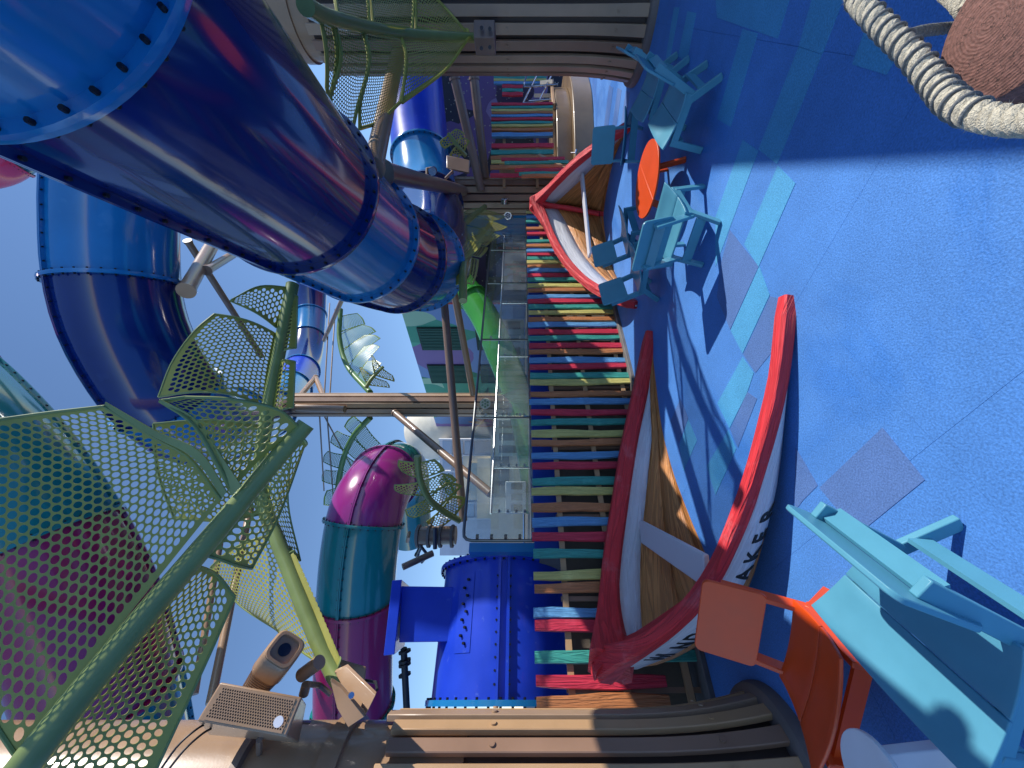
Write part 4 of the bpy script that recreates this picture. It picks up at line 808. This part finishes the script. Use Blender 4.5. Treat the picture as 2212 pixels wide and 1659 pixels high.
# short fence on the raised brown deck (right)
rf = thing('picket_fence', 'short fence of coloured planks on the brown stepped deck at right', 'fence', P(1200, 280, 10.8))
row = [(226, 'red', 0), (233, 'teal', 0), (239.5, 'yellow', 0), (244.5, 'orange', 0), (251, 'blue', 0), (258, 'red', 0), (266, 'teal', 0), (272.5, 'yellow', 0), (281, 'orange', 0), (292, 'blue', 0), (314, 'red', 0), (328, 'teal', 0), (340, 'orange', 0), (349, 'yellow', 0), (361, 'orange', 0), (378, 'red', 0)]
for i, (v, c, _) in enumerate(row):
    Y = 10.9 if v < 300 else 10.6; x = (V0-v)/F*Y; th = .11 if v < 300 else .05
    stake(Vector((x, Y, 0)), 1.07, 2.80+random.uniform(-.02, .02), .075 if v < 290 else .125, th, Vector((1, 0, 0)), Vector((0, -1, 0)), -.01, 100+i).build('stake', STK[c], rf, smooth=True)
for z in (1.5, 2.45): b = MB(); b.bar(Vector((5.6, 10.98, z)), Vector((7.95, 11.08, z)), .05, .08); b.build('rail', BAT[0], rf)
b = MB(); b.hexa([Vector((5.6, 11.2, 1.0)), Vector((7.0, 11.2, 1.0)), Vector((7.0, 11.35, 1.0)), Vector((5.6, 11.35, 1.0)), Vector((5.6, 11.2, 2.6)), Vector((7.0, 11.2, 2.6)), Vector((7.0, 11.35, 2.6)), Vector((5.6, 11.35, 2.6))]); b.build('backing_panel', BAT[0], rf)
rg = thing('stair_pickets', 'descending row of coloured planks stepping down behind the far boat', 'fence', P(1215, 360, 9.9))
for i, (v, c, ut) in enumerate(((343, 'red', 1083), (350.5, 'teal', 1090), (359, 'orange', 1098), (366, 'red', 1112), (373.5, 'teal', 1121), (379, 'orange', 1127))):
    Y = 10.1-.08*i; x = (V0-v)/F*Y; zt = 2+(U0-ut)/F*Y
    stake(Vector((x, Y, 0)), zt-1.66, zt, .08, .07, Vector((1, 0, 0)), Vector((0, -1, 0)), -.015, 200+i).build('stake', STK[c], rg, smooth=True)
b = MB(); b.bar(Vector((5.4, 9.8, .62)), Vector((6.1, 10.25, 1.5)), .05, .08); b.build('rail', BAT[0], rg)
ff = thing('picket_fence', 'farthest coloured plank fence glimpsed under the shaded column', 'fence', P(1180, 175, 13))
for i, (v, c) in enumerate(((150, 'red'), (157, 'blue'), (163, 'red'), (169, 'teal'), (174, 'yellow'), (180, 'blue'), (188, 'red'), (196, 'teal'), (204, 'red'))):
    x = (V0-v)/F*13; sh = 1 if v < 183 else 0
    stake(Vector((x, 13, 0)), 1.1 if sh else 1.9, 2.88 if sh else 2.6, .09 if sh else .13, .08, Vector((1, 0, 0)), Vector((0, -1, 0)), 0, 300+i).build('stake', STK[c], ff, smooth=True)
# stepped brown deck
for i, (pts, z0, z1) in enumerate((([(4.5, 10.05), (5.6, 10.15), (6.9, 10.3), (8.2, 10.7), (9.4, 11.6), (10.4, 13), (10.4, 15), (4.0, 15)], 0, .55),
                                   ([(4.5, 10.45), (5.6, 10.5), (6.9, 10.62), (8.0, 10.95), (9.1, 11.8), (9.9, 13.1), (9.9, 15), (4.0, 15)], .55, .98))):
    b = MB(); pl3 = cat([Vector((x, y, z0)) for x, y in pts[:6]], 30)+[Vector((x, y, z0)) for x, y in pts[6:]]
    b.prism(pl3, (0, 0, z1-z0)); struct(b.build('raised_deck', DECKM, bevel=.03, seg=3))
e = thing('plank_bench', 'pale timber plank edging lying on the raised brown deck', 'bench', (6.5, 10.75, 1))
for (a, c) in (((5.8, 10.72, 1.03), (7.9, 11.1, 1.03)), ((7.9, 10.95, 1.03), (9.0, 11.7, 1.03))): b = MB(); b.bar(a, c, .16, .08); b.build('plank', BAT[0], e, bevel=.01)
for k in range(3): b = MB(); b.bar((8.5+k*.35, 11.9-k*.1, 1.0), (8.6+k*.4, 12.0, 1.75-k*.2), .1, .06); b.build('plank', CREAM, e)
e = thing('tap', 'small steel door lever on the brown deck side', 'tap', P(1242, 330, 10.0))
b = MB(); b.tube([P(1234, 330, 10.02), P(1243, 330, 9.9), P(1245, 323, 9.9)], .02, 8); b.build('lever', STEEL, e, smooth=True)
hr = thing('pool_handrail', 'pair of bent steel stair handrails by the raised deck', 'handrail', P(1160, 190, 11.5))
for (pts) in ([(1180, 215, 11.6), (1134, 223, 11.6), (1136, 210, 11.6), (1166, 150, 12.4)], [(1205, 182, 11.6), (1140, 187, 11.6), (1132, 182, 11.6), (1142, 150, 12.4)], [(1196, 214, 11.4), (1142, 218, 11.4)], [(1165, 217, 11.4), (1192, 160, 12)]):
    b = MB(); b.tube(cat(PP(pts), 16) if len(pts) > 2 else PP(pts), .028, 8); b.build('rail', STEEL, hr, smooth=True)
# unseen slab added overhead on the right, its edge set to cast the shade
dk = thing('overhead_shade_slab', 'unseen broad brown slab added overhead at far right to shade the blue chairs', 'shade slab', (12, 4, 5.5))
b = MB(); e0 = Vector((1.34, 2.46, 0)).normalized(); q0 = Vector((8.93, 4.3, 5.5))
ed = [q0-e0*9, q0+e0*3.6, q0+e0*3.6+Vector((9, .5, 0)), q0-e0*9+Vector((9, .5, 0))]
b.prism(ed, (0, 0, .3)); b.build('slab', TAN2, dk)
for k in range(6): b = MB(); c = q0-e0*(8-k*2.2)+Vector((.3, 0, -.12)); b.bar(c, c+Vector((8.5, .5, 0)), .12, .22); b.build('joist', TAN2, dk)
for c in ((14, 2), (15, 8)): b = MB(); b.tube([Vector((c[0], c[1], 0)), Vector((c[0], c[1], 5.5))], .25, 20); b.build('post', TAN, dk, smooth=True)
# ================================================================ BOATS
def boat(label, side1, side2, prow, stem_c, gws=(.125, .125), ghs=(.1, .1), bands=(.2, .2), bulges=(0, 0), letters=None, name='rowing_boat', thwart=None, keel=True):
    e = thing(name, label, 'boat', (stem_c[0], stem_c[1], 0))
    N = 26; mid = (Vector(prow)+Vector(stem_c))/2
    allc = [Vector(p) for p in side1[1]]+[Vector(p) for p in side2[1]]; cen = sum(allc, Vector())/len(allc)
    res = []
    for (g_, c_), gw, gh, band, bulge in zip((side1, side2), gws, ghs, bands, bulges):
        gc = cat([Vector(p) for p in g_]+[Vector(prow)], N); cc = cat([Vector(p) for p in c_]+[Vector(stem_c)], N)
        def pt(i, t, off=0, gc=gc, cc=cc, bulge=bulge):
            a, b_ = gc[i], cc[i]; d = b_-a; L = d.length
            tx = (gc[min(i+1, N-1)]-gc[max(i-1, 0)]); n_ = tx.cross(d)
            if n_.length < 1e-6: n_ = Vector((0, 0, 1))
            n_.normalize(); out = n_ if n_.dot(a-cen) > 0 else -n_
            ho = Vector((out.x, out.y, 0)); ho = ho.normalized() if ho.length > 1e-4 else ho; zz = max(0, a.z-b_.z); ctl = a+Vector((0, 0, -.8*zz))+ho*bulge*min(1, zz*2.5)
            base = a*(1-t)**2+ctl*2*t*(1-t)+b_*t*t if t <= 1 else b_+(b_-ctl)*2*(t-1)
            return base+out*off
        ext = 1.25
        for off in (0,):
            tw = [min(.62, band/max(.01, (cc[i]-gc[i]).length)) for i in range(N)]
            b = MB(); b.grid([[pt(i, tw[i]*k/3, .010) for k in range(4)] for i in range(N)], uv=True); b.build('white_strake', WHT, e, smooth=True, solid=.03)
            npk = 3
            for k in range(npk):
                b = MB(); b.grid([[pt(i, lerp(tw[i], ext, (k+.008*(k > 0)+q/3*.99)/npk)-.0, .0+.004*(k % 2)) for q in range(4)] for i in range(N)], uv=True); b.build('plank', WOODB, e, smooth=True, solid=.022)
        # gunwale
        b = MB(); rows = []
        for i in range(N):
            t = (gc[min(i+1, N-1)]-gc[max(i-1, 0)]).normalized(); d = (cc[i]-gc[i]).normalized(); x = t.cross(d).normalized(); x = x if x.dot(gc[i]-cen) > 0 else -x
            up = Vector((0, 0, 1)); up = (up-t*up.dot(t)).normalized(); hx = (x-up*x.dot(up)).normalized()
            k_ = .75 if i == 0 else 1; pw = max(0, (i-(N-6))/5)**1.5; w2, h2 = gw/2*k_*(1+1.5*pw), gh/2*k_*(1+1.0*pw); wob = 1+.05*math.sin(i*1.3)
            c = gc[i]-up*h2*.55; r_ = .25
            rows.append([c+hx*sx*w2*wob*ax_+up*sy*h2*ay_ for sx, sy, ax_, ay_ in ((-1, -1, 1, .7), (-1, 1, 1, .7), (-1, 1, .75, 1), (1, 1, .75, 1), (1, 1, 1, .7), (1, -1, 1, .7), (1, -1, .75, 1), (-1, -1, .75, 1))])
        b.grid(rows, closed=True, uv=True); b.f += [list(range(8)), [(N-1)*8+k for k in range(8)][::-1]]; b.m += [0, 0]; b.build('gunwale', RED, e, smooth=True)
        res.append((gc, cc, pt, tw))
    # stem and keel
    b = MB(); pr = Vector(prow); st = Vector(stem_c); pts = [pr.lerp(st, k/6)+(pr-cen).normalized()*.05*math.sin(math.pi*k/6) for k in range(7)]
    side = (res[0][0][-4]-res[1][0][-4]).normalized(); fw = (pr-cen); fw.z = 0; fw = (fw-side*fw.dot(side)).normalized()
    rows = []
    for k, p in enumerate([pr+Vector((0, 0, .06))+fw*.06]+pts):
        w_ = .13 if k < 2 else (.10 if k == 2 else .055); rows.append([p-side*w_-fw*.05, p+side*w_-fw*.05, p+side*w_*.5+fw*.07, p-side*w_*.5+fw*.07])
    b.grid(rows, closed=True, uv=True); b.f.append([3, 2, 1, 0]); b.m.append(0); b.build('stem', RED, e, bevel=.012)
    if thwart:
        a, c, wd = thwart; a = Vector(a); c = Vector(c); t = (c-a).normalized(); b = MB(); b.bar(a, c, wd, .055); b.build('thwart', WHT, e, bevel=.015, seg=3)
    return e, res
NB, nres = boat('near red and white rowing boat sunk in the floor, its name on the side',
    ([tuple(Pz(u, v, z)) for u, v, z in ((1693, 640, .05), (1676, 800, .13), (1655, 900, .19), (1628, 1000, .26), (1592, 1110, .35), (1540, 1228, .48), (1478, 1315, .68), (1395, 1385, .92))],
     [(.62, 2.98, -.02), (.05, 3.02, 0), (-.3, 3.05, 0), (-.6, 3.1, 0), (-.95, 3.2, 0), (-1.35, 3.36, 0), (-1.65, 3.55, 0), (-1.85, 3.7, 0)]),
    ([(.80, 5.82, .05), (.02, 5.80, .22), (-.86, 5.5, .50), (-1.55, 5.15, .717), (-2.12, 4.75, .92), (-2.50, 4.25, 1.09)],
     [(.72, 5.78, -.02), (.0, 5.62, 0), (-.6, 5.40, 0), (-1.1, 5.05, 0), (-1.50, 4.6, 0), (-1.78, 4.2, 0)]),
    (-2.70, 3.72, 1.24), (-2.0, 3.88, 0), gws=(.12, .15), ghs=(.10, .21), bands=(.28, .36), bulges=(.16, 0),
    thwart=((-1.86, 4.85, .46), (-1.56, 3.20, .44), .27))
# the name on the near strake
gc, cc, pt, tw = nres[0]
def make_letter(ch):
    cu_ = bpy.data.curves.new('letter', 'FONT'); cu_.body = ch; cu_.size = .175; cu_.extrude = .003; cu_.offset = .003
    o = bpy.data.objects.new('letter', cu_); COL.objects.link(o); dg = bpy.context.evaluated_depsgraph_get(); me = bpy.data.meshes.new_from_object(o.evaluated_get(dg)); bpy.data.objects.remove(o); return me
word = 'WINDBREAKER'; s_ = [plen(gc[:i+1]) for i in range(len(gc))]
sR, sW = None, None
start_s = s_[-1]-.42; end_s = None
for i in range(len(gc)):
    if V0-F*gc[i].x/gc[i].y > 1075: end_s = s_[i]; break
for k, ch in enumerate(word):
    s0 = lerp(start_s, end_s, k/(len(word)-1))
    def surf(s, h, off):
        s = min(max(s, 0), s_[-1]-1e-4); i = max(j for j in range(len(s_)) if s_[j] <= s); i = min(i, len(gc)-2); f_ = (s-s_[i])/(s_[i+1]-s_[i])
        r = []
        for j in (i, i+1):
            L = max(.05, (cc[j]-gc[j]).length); r.append(pt(j, max(0, tw[j]*.93-h/L), off))
        return r[0].lerp(r[1], f_)
    me = make_letter(ch); me.materials.clear(); me.materials.append(BLACKP)
    bm = bmesh.new(); bm.from_mesh(me); bmesh.ops.triangulate(bm, faces=bm.faces)
    bmesh.ops.subdivide_edges(bm, edges=[e_ for e_ in bm.edges if e_.calc_length() > .03], cuts=2); bm.to_mesh(me); bm.free()
    for v_ in me.vertices: v_.co = surf(s0+.05-v_.co.x, v_.co.y, .031+v_.co.z)
    o = bpy.data.objects.new('letter', me); COL.objects.link(o); adopt(o, NB)
FB, fres = boat('far red and white rowing boat with its bow raised beside the table of blue chairs',
    ([(4.62, 6.85, .06), (4.74, 7.8, .60), (4.70, 8.4, .97), (4.65, 9.0, 1.27)], [(4.6, 6.95, -.02), (4.78, 7.6, 0), (4.72, 8.3, 0), (4.4, 8.85, 0)]),
    ([(1.33, 6.5, .05), (1.62, 7.1, .40), (2.18, 7.9, .79), (2.94, 8.6, 1.15), (3.95, 9.3, 1.45)], [(1.38, 6.6, -.02), (1.75, 7.3, 0), (2.4, 8.15, 0), (2.98, 8.65, 0), (3.5, 9.0, 0)]),
    (4.5, 9.6, 1.70), (4.05, 9.2, 0), gws=(.16, .16), ghs=(.15, .15), bands=(.40, .40), thwart=((4.62, 8.55, .62), (2.75, 8.25, .50), .22))
b = MB(); b.tube([Vector((4.43, 9.45, 1.5)), Vector((4.2, 9.2, .75)), Vector((3.95, 8.95, .15))], .05, 8); b.build('keel_rib', RED, FB, smooth=True)
# ================================================================ CHAIRS
def make_chair(mt, label, group=None):
    e = thing('lounge_chair', label, 'chair', (0, 0, 0), group)
    def W(f): return lerp(.235, .33, (f+.33)/.57)
    bw, th = .075, .034
    for s in (-1, 1):
        def q(f, z, w=None): return Vector((f, s*(w if w is not None else W(f)), z))
        J = q(-.20, .275)
        X = Vector((0, 1, 0))
        b = MB(); b.bar(q(-.43, .66, .225), q(-.205, .235, .24), th, bw, up=Vector((1, 0, .4))); b.build('back_post', mt, e, bevel=.005)
        b = MB(); b.bar(q(-.17, .262), q(-.36, .0, .235), th, bw*.95, up=Vector((1, 0, -.6))); b.build('leg', mt, e, bevel=.005)
        b = MB(); b.bar(q(-.22, .265), q(.235, .33), th, bw, up=Vector((0, 0, 1))); b.build('side_rail', mt, e, bevel=.005)
        b = MB(); b.bar(q(.20, .335), q(.27, .0), th, bw*.9, up=Vector((1, 0, .2))); b.build('leg', mt, e, bevel=.005)
    # seat : two dished panels
    def seat_row(f, n=9):
        w = lerp(.285, .385, (f+.235)/.48); z = .31+.12*((f+.235)/.48)**1.3
        return [Vector((f+.035*(1-(2*k/(n-1)-1)**2)*(1 if f > .1 else .4), lerp(-w, w, k/(n-1)), z+.012*(2*k/(n-1)-1)**2-(.02*(1-abs(2*f/.48)**2)))) for k in range(n)]
    for f0, f1 in ((-.235, .005), (.011, .245)):
        b = MB(); b.grid([seat_row(lerp(f0, f1, k/5)) for k in range(6)]); b.build('seat_panel', mt, e, smooth=True, solid=.018, bevel=.004)
    # backrest
    def back_pt(s, t):
        y = lerp(-.275, .275, s); z = lerp(.45, .79, t); f = lerp(-.275, -.415, t)-.018*(1-(2*s-1)**2)
        return Vector((f, y, z))
    rr = .12; out = []
    for (cx_, cy_, a0) in ((rr*.62, rr, 180), (1-rr*.62, rr, 270), (1-rr*.62, 1-rr, 0), (rr*.62, 1-rr, 90)):
        for k in range(5): a = R_(a0+k*22.5); out.append((cx_+rr*.62*math.cos(a), cy_+rr*math.sin(a)))
    b = MB(); poly = [back_pt(*p) for p in out]; b.prism(poly, (-.022, 0, -.009)); b.build('backrest', mt, e, bevel=.005)
    b = MB(); b.bar(Vector((-.41, -.225, .60)), Vector((-.41, .225, .60)), .02, .09, up=Vector((.4, 0, 1))); b.build('cross_board', mt, e)
    b = MB(); b.bar(Vector((-.265, -.235, .16)), Vector((-.265, .235, .16)), .02, .10); b.build('cross_board', mt, e)
    b = MB(); b.bar(Vector((.19, -.31, .27)), Vector((.19, .31, .27)), .02, .10); b.build('cross_board', mt, e)
    return e
def place(e, x, y, fx, fy, s=1.0):
    e.location = (x, y, .014); e.rotation_euler = (0, 0, math.atan2(fy, fx)); e.scale = (s, s, s)
def dup(root, label):
    r = root.copy(); COL.objects.link(r); r['label'] = label
    for ch in list(root.children):
        c = ch.copy(); COL.objects.link(c); c.parent = r
    return r
cb_ = make_chair(CHB, 'light blue lounge chair nearest the camera, its back toward us at lower right', 'light blue lounge chairs')
kids = list(cb_.children)
spots = [(3.73, 4.93, -.7, .7, 'light blue lounge chair in shade against the flared foot of the right column'),
         (2.98, 4.20, -.62, .78, 'light blue lounge chair with its seat tip in sun, right of the orange table'),
         (3.80, 6.0, -.35, -.93, 'light blue lounge chair facing us across the far side of the orange table'),
         (1.71, 4.22, .75, .66, 'sunlit light blue lounge chair with its back to us, left of the orange table'),
         (2.34, 5.98, .6, -.8, 'light blue lounge chair in front of the far boat thwart, behind the table'),
         (1.62, 5.42, .69, -.72, 'light blue lounge chair by the left gunwale end of the far boat')]
for x, y, fx, fy, lab in spots: place(dup(cb_, lab), x, y, fx, fy)
place(cb_, -1.03, 1.60, -.97, .25)
co = make_chair(CHO, 'orange lounge chair between the near boat and the tan column'); place(co, -1.64, 2.17, -.22, -.97)
# coffee table
t = thing('coffee_table', 'round orange slatted low table ringed by light blue chairs', 'table', (2.62, 4.95, 0))
tx, ty, tr, tz = 2.62, 4.95, .45, .355
for sg in (-1, 1):
    pl_ = []
    for k in range(25): a = math.pi*k/24; pl_.append(Vector((tr*math.cos(a), sg*(tr*math.sin(a)+.002), 0)))
    rz = Matrix.Rotation(R_(35), 3, 'Z'); b = MB(); b.prism([rz @ p+Vector((tx, ty, tz)) for p in pl_], (0, 0, .022)); b.build('top_half', CHO, t, bevel=.004)
for k in range(3):
    a = R_(-80+120*k); d = Vector((math.cos(a), math.sin(a), 0)); b = MB(); b.bar(Vector((tx, ty, tz-.01))+d*.22, Vector((tx, ty, .014))+d*.36, .03, .08, up=d); b.build('leg', CHO, t, bevel=.004)
b = MB(); b.tube([Vector((tx, ty, tz-.03)), Vector((tx, ty, tz))], .26, 24); b.build('apron', CHO, t)
# white side table
t = thing('side_table', 'small round white side table at lower right corner beside the blue chair', 'table', (-1.78, 1.66, 0))
b = MB(); b.tube([Vector((-1.71, 1.65, .46)), Vector((-1.71, 1.65, .482))], .175, 40); b.build('top', WHITEP, t, bevel=.004)
b = MB(); b.bar(Vector((-1.63, 1.71, .014)), Vector((-1.66, 1.69, .46)), .09, .05, up=Vector((0, 1, 0))); b.build('pedestal', WHITEP, t, bevel=.006)
b = MB(); b.tube([Vector((-1.66, 1.70, .014)), Vector((-1.66, 1.70, .03))], .14, 32); b.build('foot', WHITEP, t)
# ================================================================ LOG POST AND ROPE
lg = thing('timber_post', 'round weathered timber post with cracked sawn top bound by rope', 'post', (.80, .80, 0))
m_ = bpy.data.materials.new('sawn_timber'); m_.use_nodes = True; n = m_.node_tree.nodes; l = m_.node_tree.links; bs = n['Principled BSDF']; bs.inputs['Roughness'].default_value = .8
tc = n.new('ShaderNodeTexCoord'); mp = n.new('ShaderNodeMapping'); mp.inputs['Location'].default_value = (-.77, -.82, 0); l.new(tc.outputs['Object'], mp.inputs[0])
wv = n.new('ShaderNodeTexWave'); wv.wave_type = 'RINGS'; wv.rings_direction = 'Z'; wv.inputs['Scale'].default_value = 46; wv.inputs['Distortion'].default_value = 1.6; wv.inputs['Detail'].default_value = 3; wv.inputs['Detail Scale'].default_value = 2; l.new(mp.outputs[0], wv.inputs['Vector'])
fn = n.new('ShaderNodeTexNoise'); fn.inputs['Scale'].default_value = 90; fn.inputs['Detail'].default_value = 6; l.new(tc.outputs['Object'], fn.inputs['Vector'])
vc = n.new('ShaderNodeTexVoronoi'); vc.feature = 'DISTANCE_TO_EDGE'; vc.inputs['Scale'].default_value = 11; nz_ = n.new('ShaderNodeTexNoise'); nz_.inputs['Scale'].default_value = 14; vm = n.new('ShaderNodeVectorMath'); vm.operation = 'MULTIPLY_ADD'; vm.inputs[1].default_value = (.12, .12, .12); l.new(nz_.outputs['Color'], vm.inputs[0]); l.new(tc.outputs['Object'], vm.inputs[2]); l.new(vm.outputs[0], vc.inputs['Vector'])
ck = n.new('ShaderNodeMath'); ck.operation = 'GREATER_THAN'; ck.inputs[1].default_value = .012; l.new(vc.outputs['Distance'], ck.inputs[0])
mx1 = n.new('ShaderNodeMix'); mx1.data_type = 'RGBA'; l.new(wv.outputs['Fac'], mx1.inputs[0]); mx1.inputs[6].default_value = (.165, .075, .058, 1); mx1.inputs[7].default_value = (.20, .09, .07, 1)
mx2 = n.new('ShaderNodeMix'); mx2.data_type = 'RGBA'; mx2.blend_type = 'OVERLAY'; mx2.inputs[0].default_value = .8; l.new(mx1.outputs[2], mx2.inputs[6]); l.new(fn.outputs['Fac'], mx2.inputs[7])
mx3 = n.new('ShaderNodeMix'); mx3.data_type = 'RGBA'; l.new(ck.outputs[0], mx3.inputs[0]); mx3.inputs[6].default_value = (.07, .032, .024, 1); l.new(mx2.outputs[2], mx3.inputs[7]); l.new(mx3.outputs[2], bs.inputs['Base Color'])
bp = n.new('ShaderNodeBump'); bp.inputs['Strength'].default_value = .8; bp.inputs['Distance'].default_value = .004; ad = n.new('ShaderNodeMath'); ad.operation = 'MULTIPLY_ADD'; ad.inputs[1].default_value = .16; l.new(wv.outputs['Fac'], ad.inputs[0]); l.new(fn.outputs['Fac'], ad.inputs[2]); l.new(ad.outputs[0], bp.inputs['Height']); l.new(bp.outputs[0], bs.inputs['Normal'])
LC = Vector((.745, .775, 0)); LR = .150; LZ = 1.0
b = MB(); rows = []
for z, r in ((0, .150), (.5, .148), (LZ-.012, .150), (LZ-.003, .147), (LZ, .141)): rows.append([LC+Vector((math.cos(a)*r*(1+.012*math.sin(3*a)), math.sin(a)*r*(1+.012*math.sin(3*a)), z)) for a in [2*math.pi*k/56 for k in range(56)]])
b.grid(rows, closed=True); b.f.append([4*56+k for k in range(56)]); b.m.append(0); b.build('log', m_, lg, smooth=True)
ROPE = mat('rope_cream', (.62, .57, .44), .9, 0, .25, 60, bump=.8, bscale=300); CORD = mat('cord_grey', (.17, .18, .18), .9, 0, .25, 80, bump=.6, bscale=300)
def rope(e, pts, R, strands, turns_per_m, r, mt, n, name='strand'):
    c = cat(pts, n); fr_ = frames(c); L = plen(c)
    for s in range(strands):
        b = MB(); path = []
        for i, (p, t_, n_, bb) in enumerate(fr_):
            a = 2*math.pi*(turns_per_m*L*i/(n-1)+s/strands); path.append(p+(n_*math.cos(a)+bb*math.sin(a))*R)
        b.tube(path, r, 9); b.build(name, mt, e, smooth=True)
rp = thing('rail_rope', 'thick cream twisted rope whipped with grey cord, running past the timber post', 'rope', (.9, 1.0, .95))
rpts = [Vector((1.62, 1.30, 1.00)), Vector((1.30, 1.18, .98)), P(1850, -5, 1.07)*1.0, P(1905, 55, 1.0), P(1965, 112, .93), P(2020, 178, .865), P(2060, 222, .80), P(2115, 250, .74), P(2190, 262, .68), P(2290, 260, .62)]
rope(rp, rpts, .0115, 3, 13, .0145, ROPE, 260)
rope(rp, rpts[2:8], .0262, 1, 26, .0038, CORD, 420, 'whipping_cord')
# fuzz: fine fibres
b = MB(); c = cat(rpts, 400); fr_ = frames(c)
for k in range(1500):
    p, t_, n_, bb = fr_[random.randrange(400)]; a = random.random()*6.28; d = n_*math.cos(a)+bb*math.sin(a); q = p+d*.024; x = (d+t_*random.uniform(-1.5, 1.5)).normalized()*random.uniform(.004, .012); s = t_.cross(d)*.0004
    b.add([q-s, q+s, q+x], [(0, 1, 2)])
stuff(b.build('fibres', ROPE, rp))
r2 = thing('lashing_rope', 'second thin rope lashed from the main rope to the timber post', 'rope', (.9, .95, .9))
rope(r2, [P(1950, 80, .96), P(1990, 68, .98), P(2040, 62, 1.0), P(2090, 58, .99)], .006, 3, 22, .0075, CORD, 80)
r3 = thing('wrapped_rope', 'shaded rope coils wound round the timber post below its sawn top', 'rope', (.745, .775, .9))
co_ = []
for k in range(90): a = -2.2+k/89*2*math.pi*2.6; co_.append(LC+Vector((math.cos(a)*.172, math.sin(a)*.172, .93-.045*k/89*2.6)))
rope(r3, co_, .010, 3, 12, .0135, ROPE, 420)
r4 = thing('rail_rope', 'upper cream rope leaving the top of the timber post out of frame', 'rope', (.9, .9, 1))
rope(r4, [P(2096, 20, .93), P(2068, -10, .97), P(2030, -40, 1.05), P(1980, -80, 1.15)], .0115, 3, 13, .0145, ROPE, 90)
print('objects', len(bpy.data.objects), 'tris', sum(len(o.data.loop_triangles) if False else sum(len(p.vertices)-2 for p in o.data.polygons) for o in bpy.data.objects if o.type == 'MESH'))
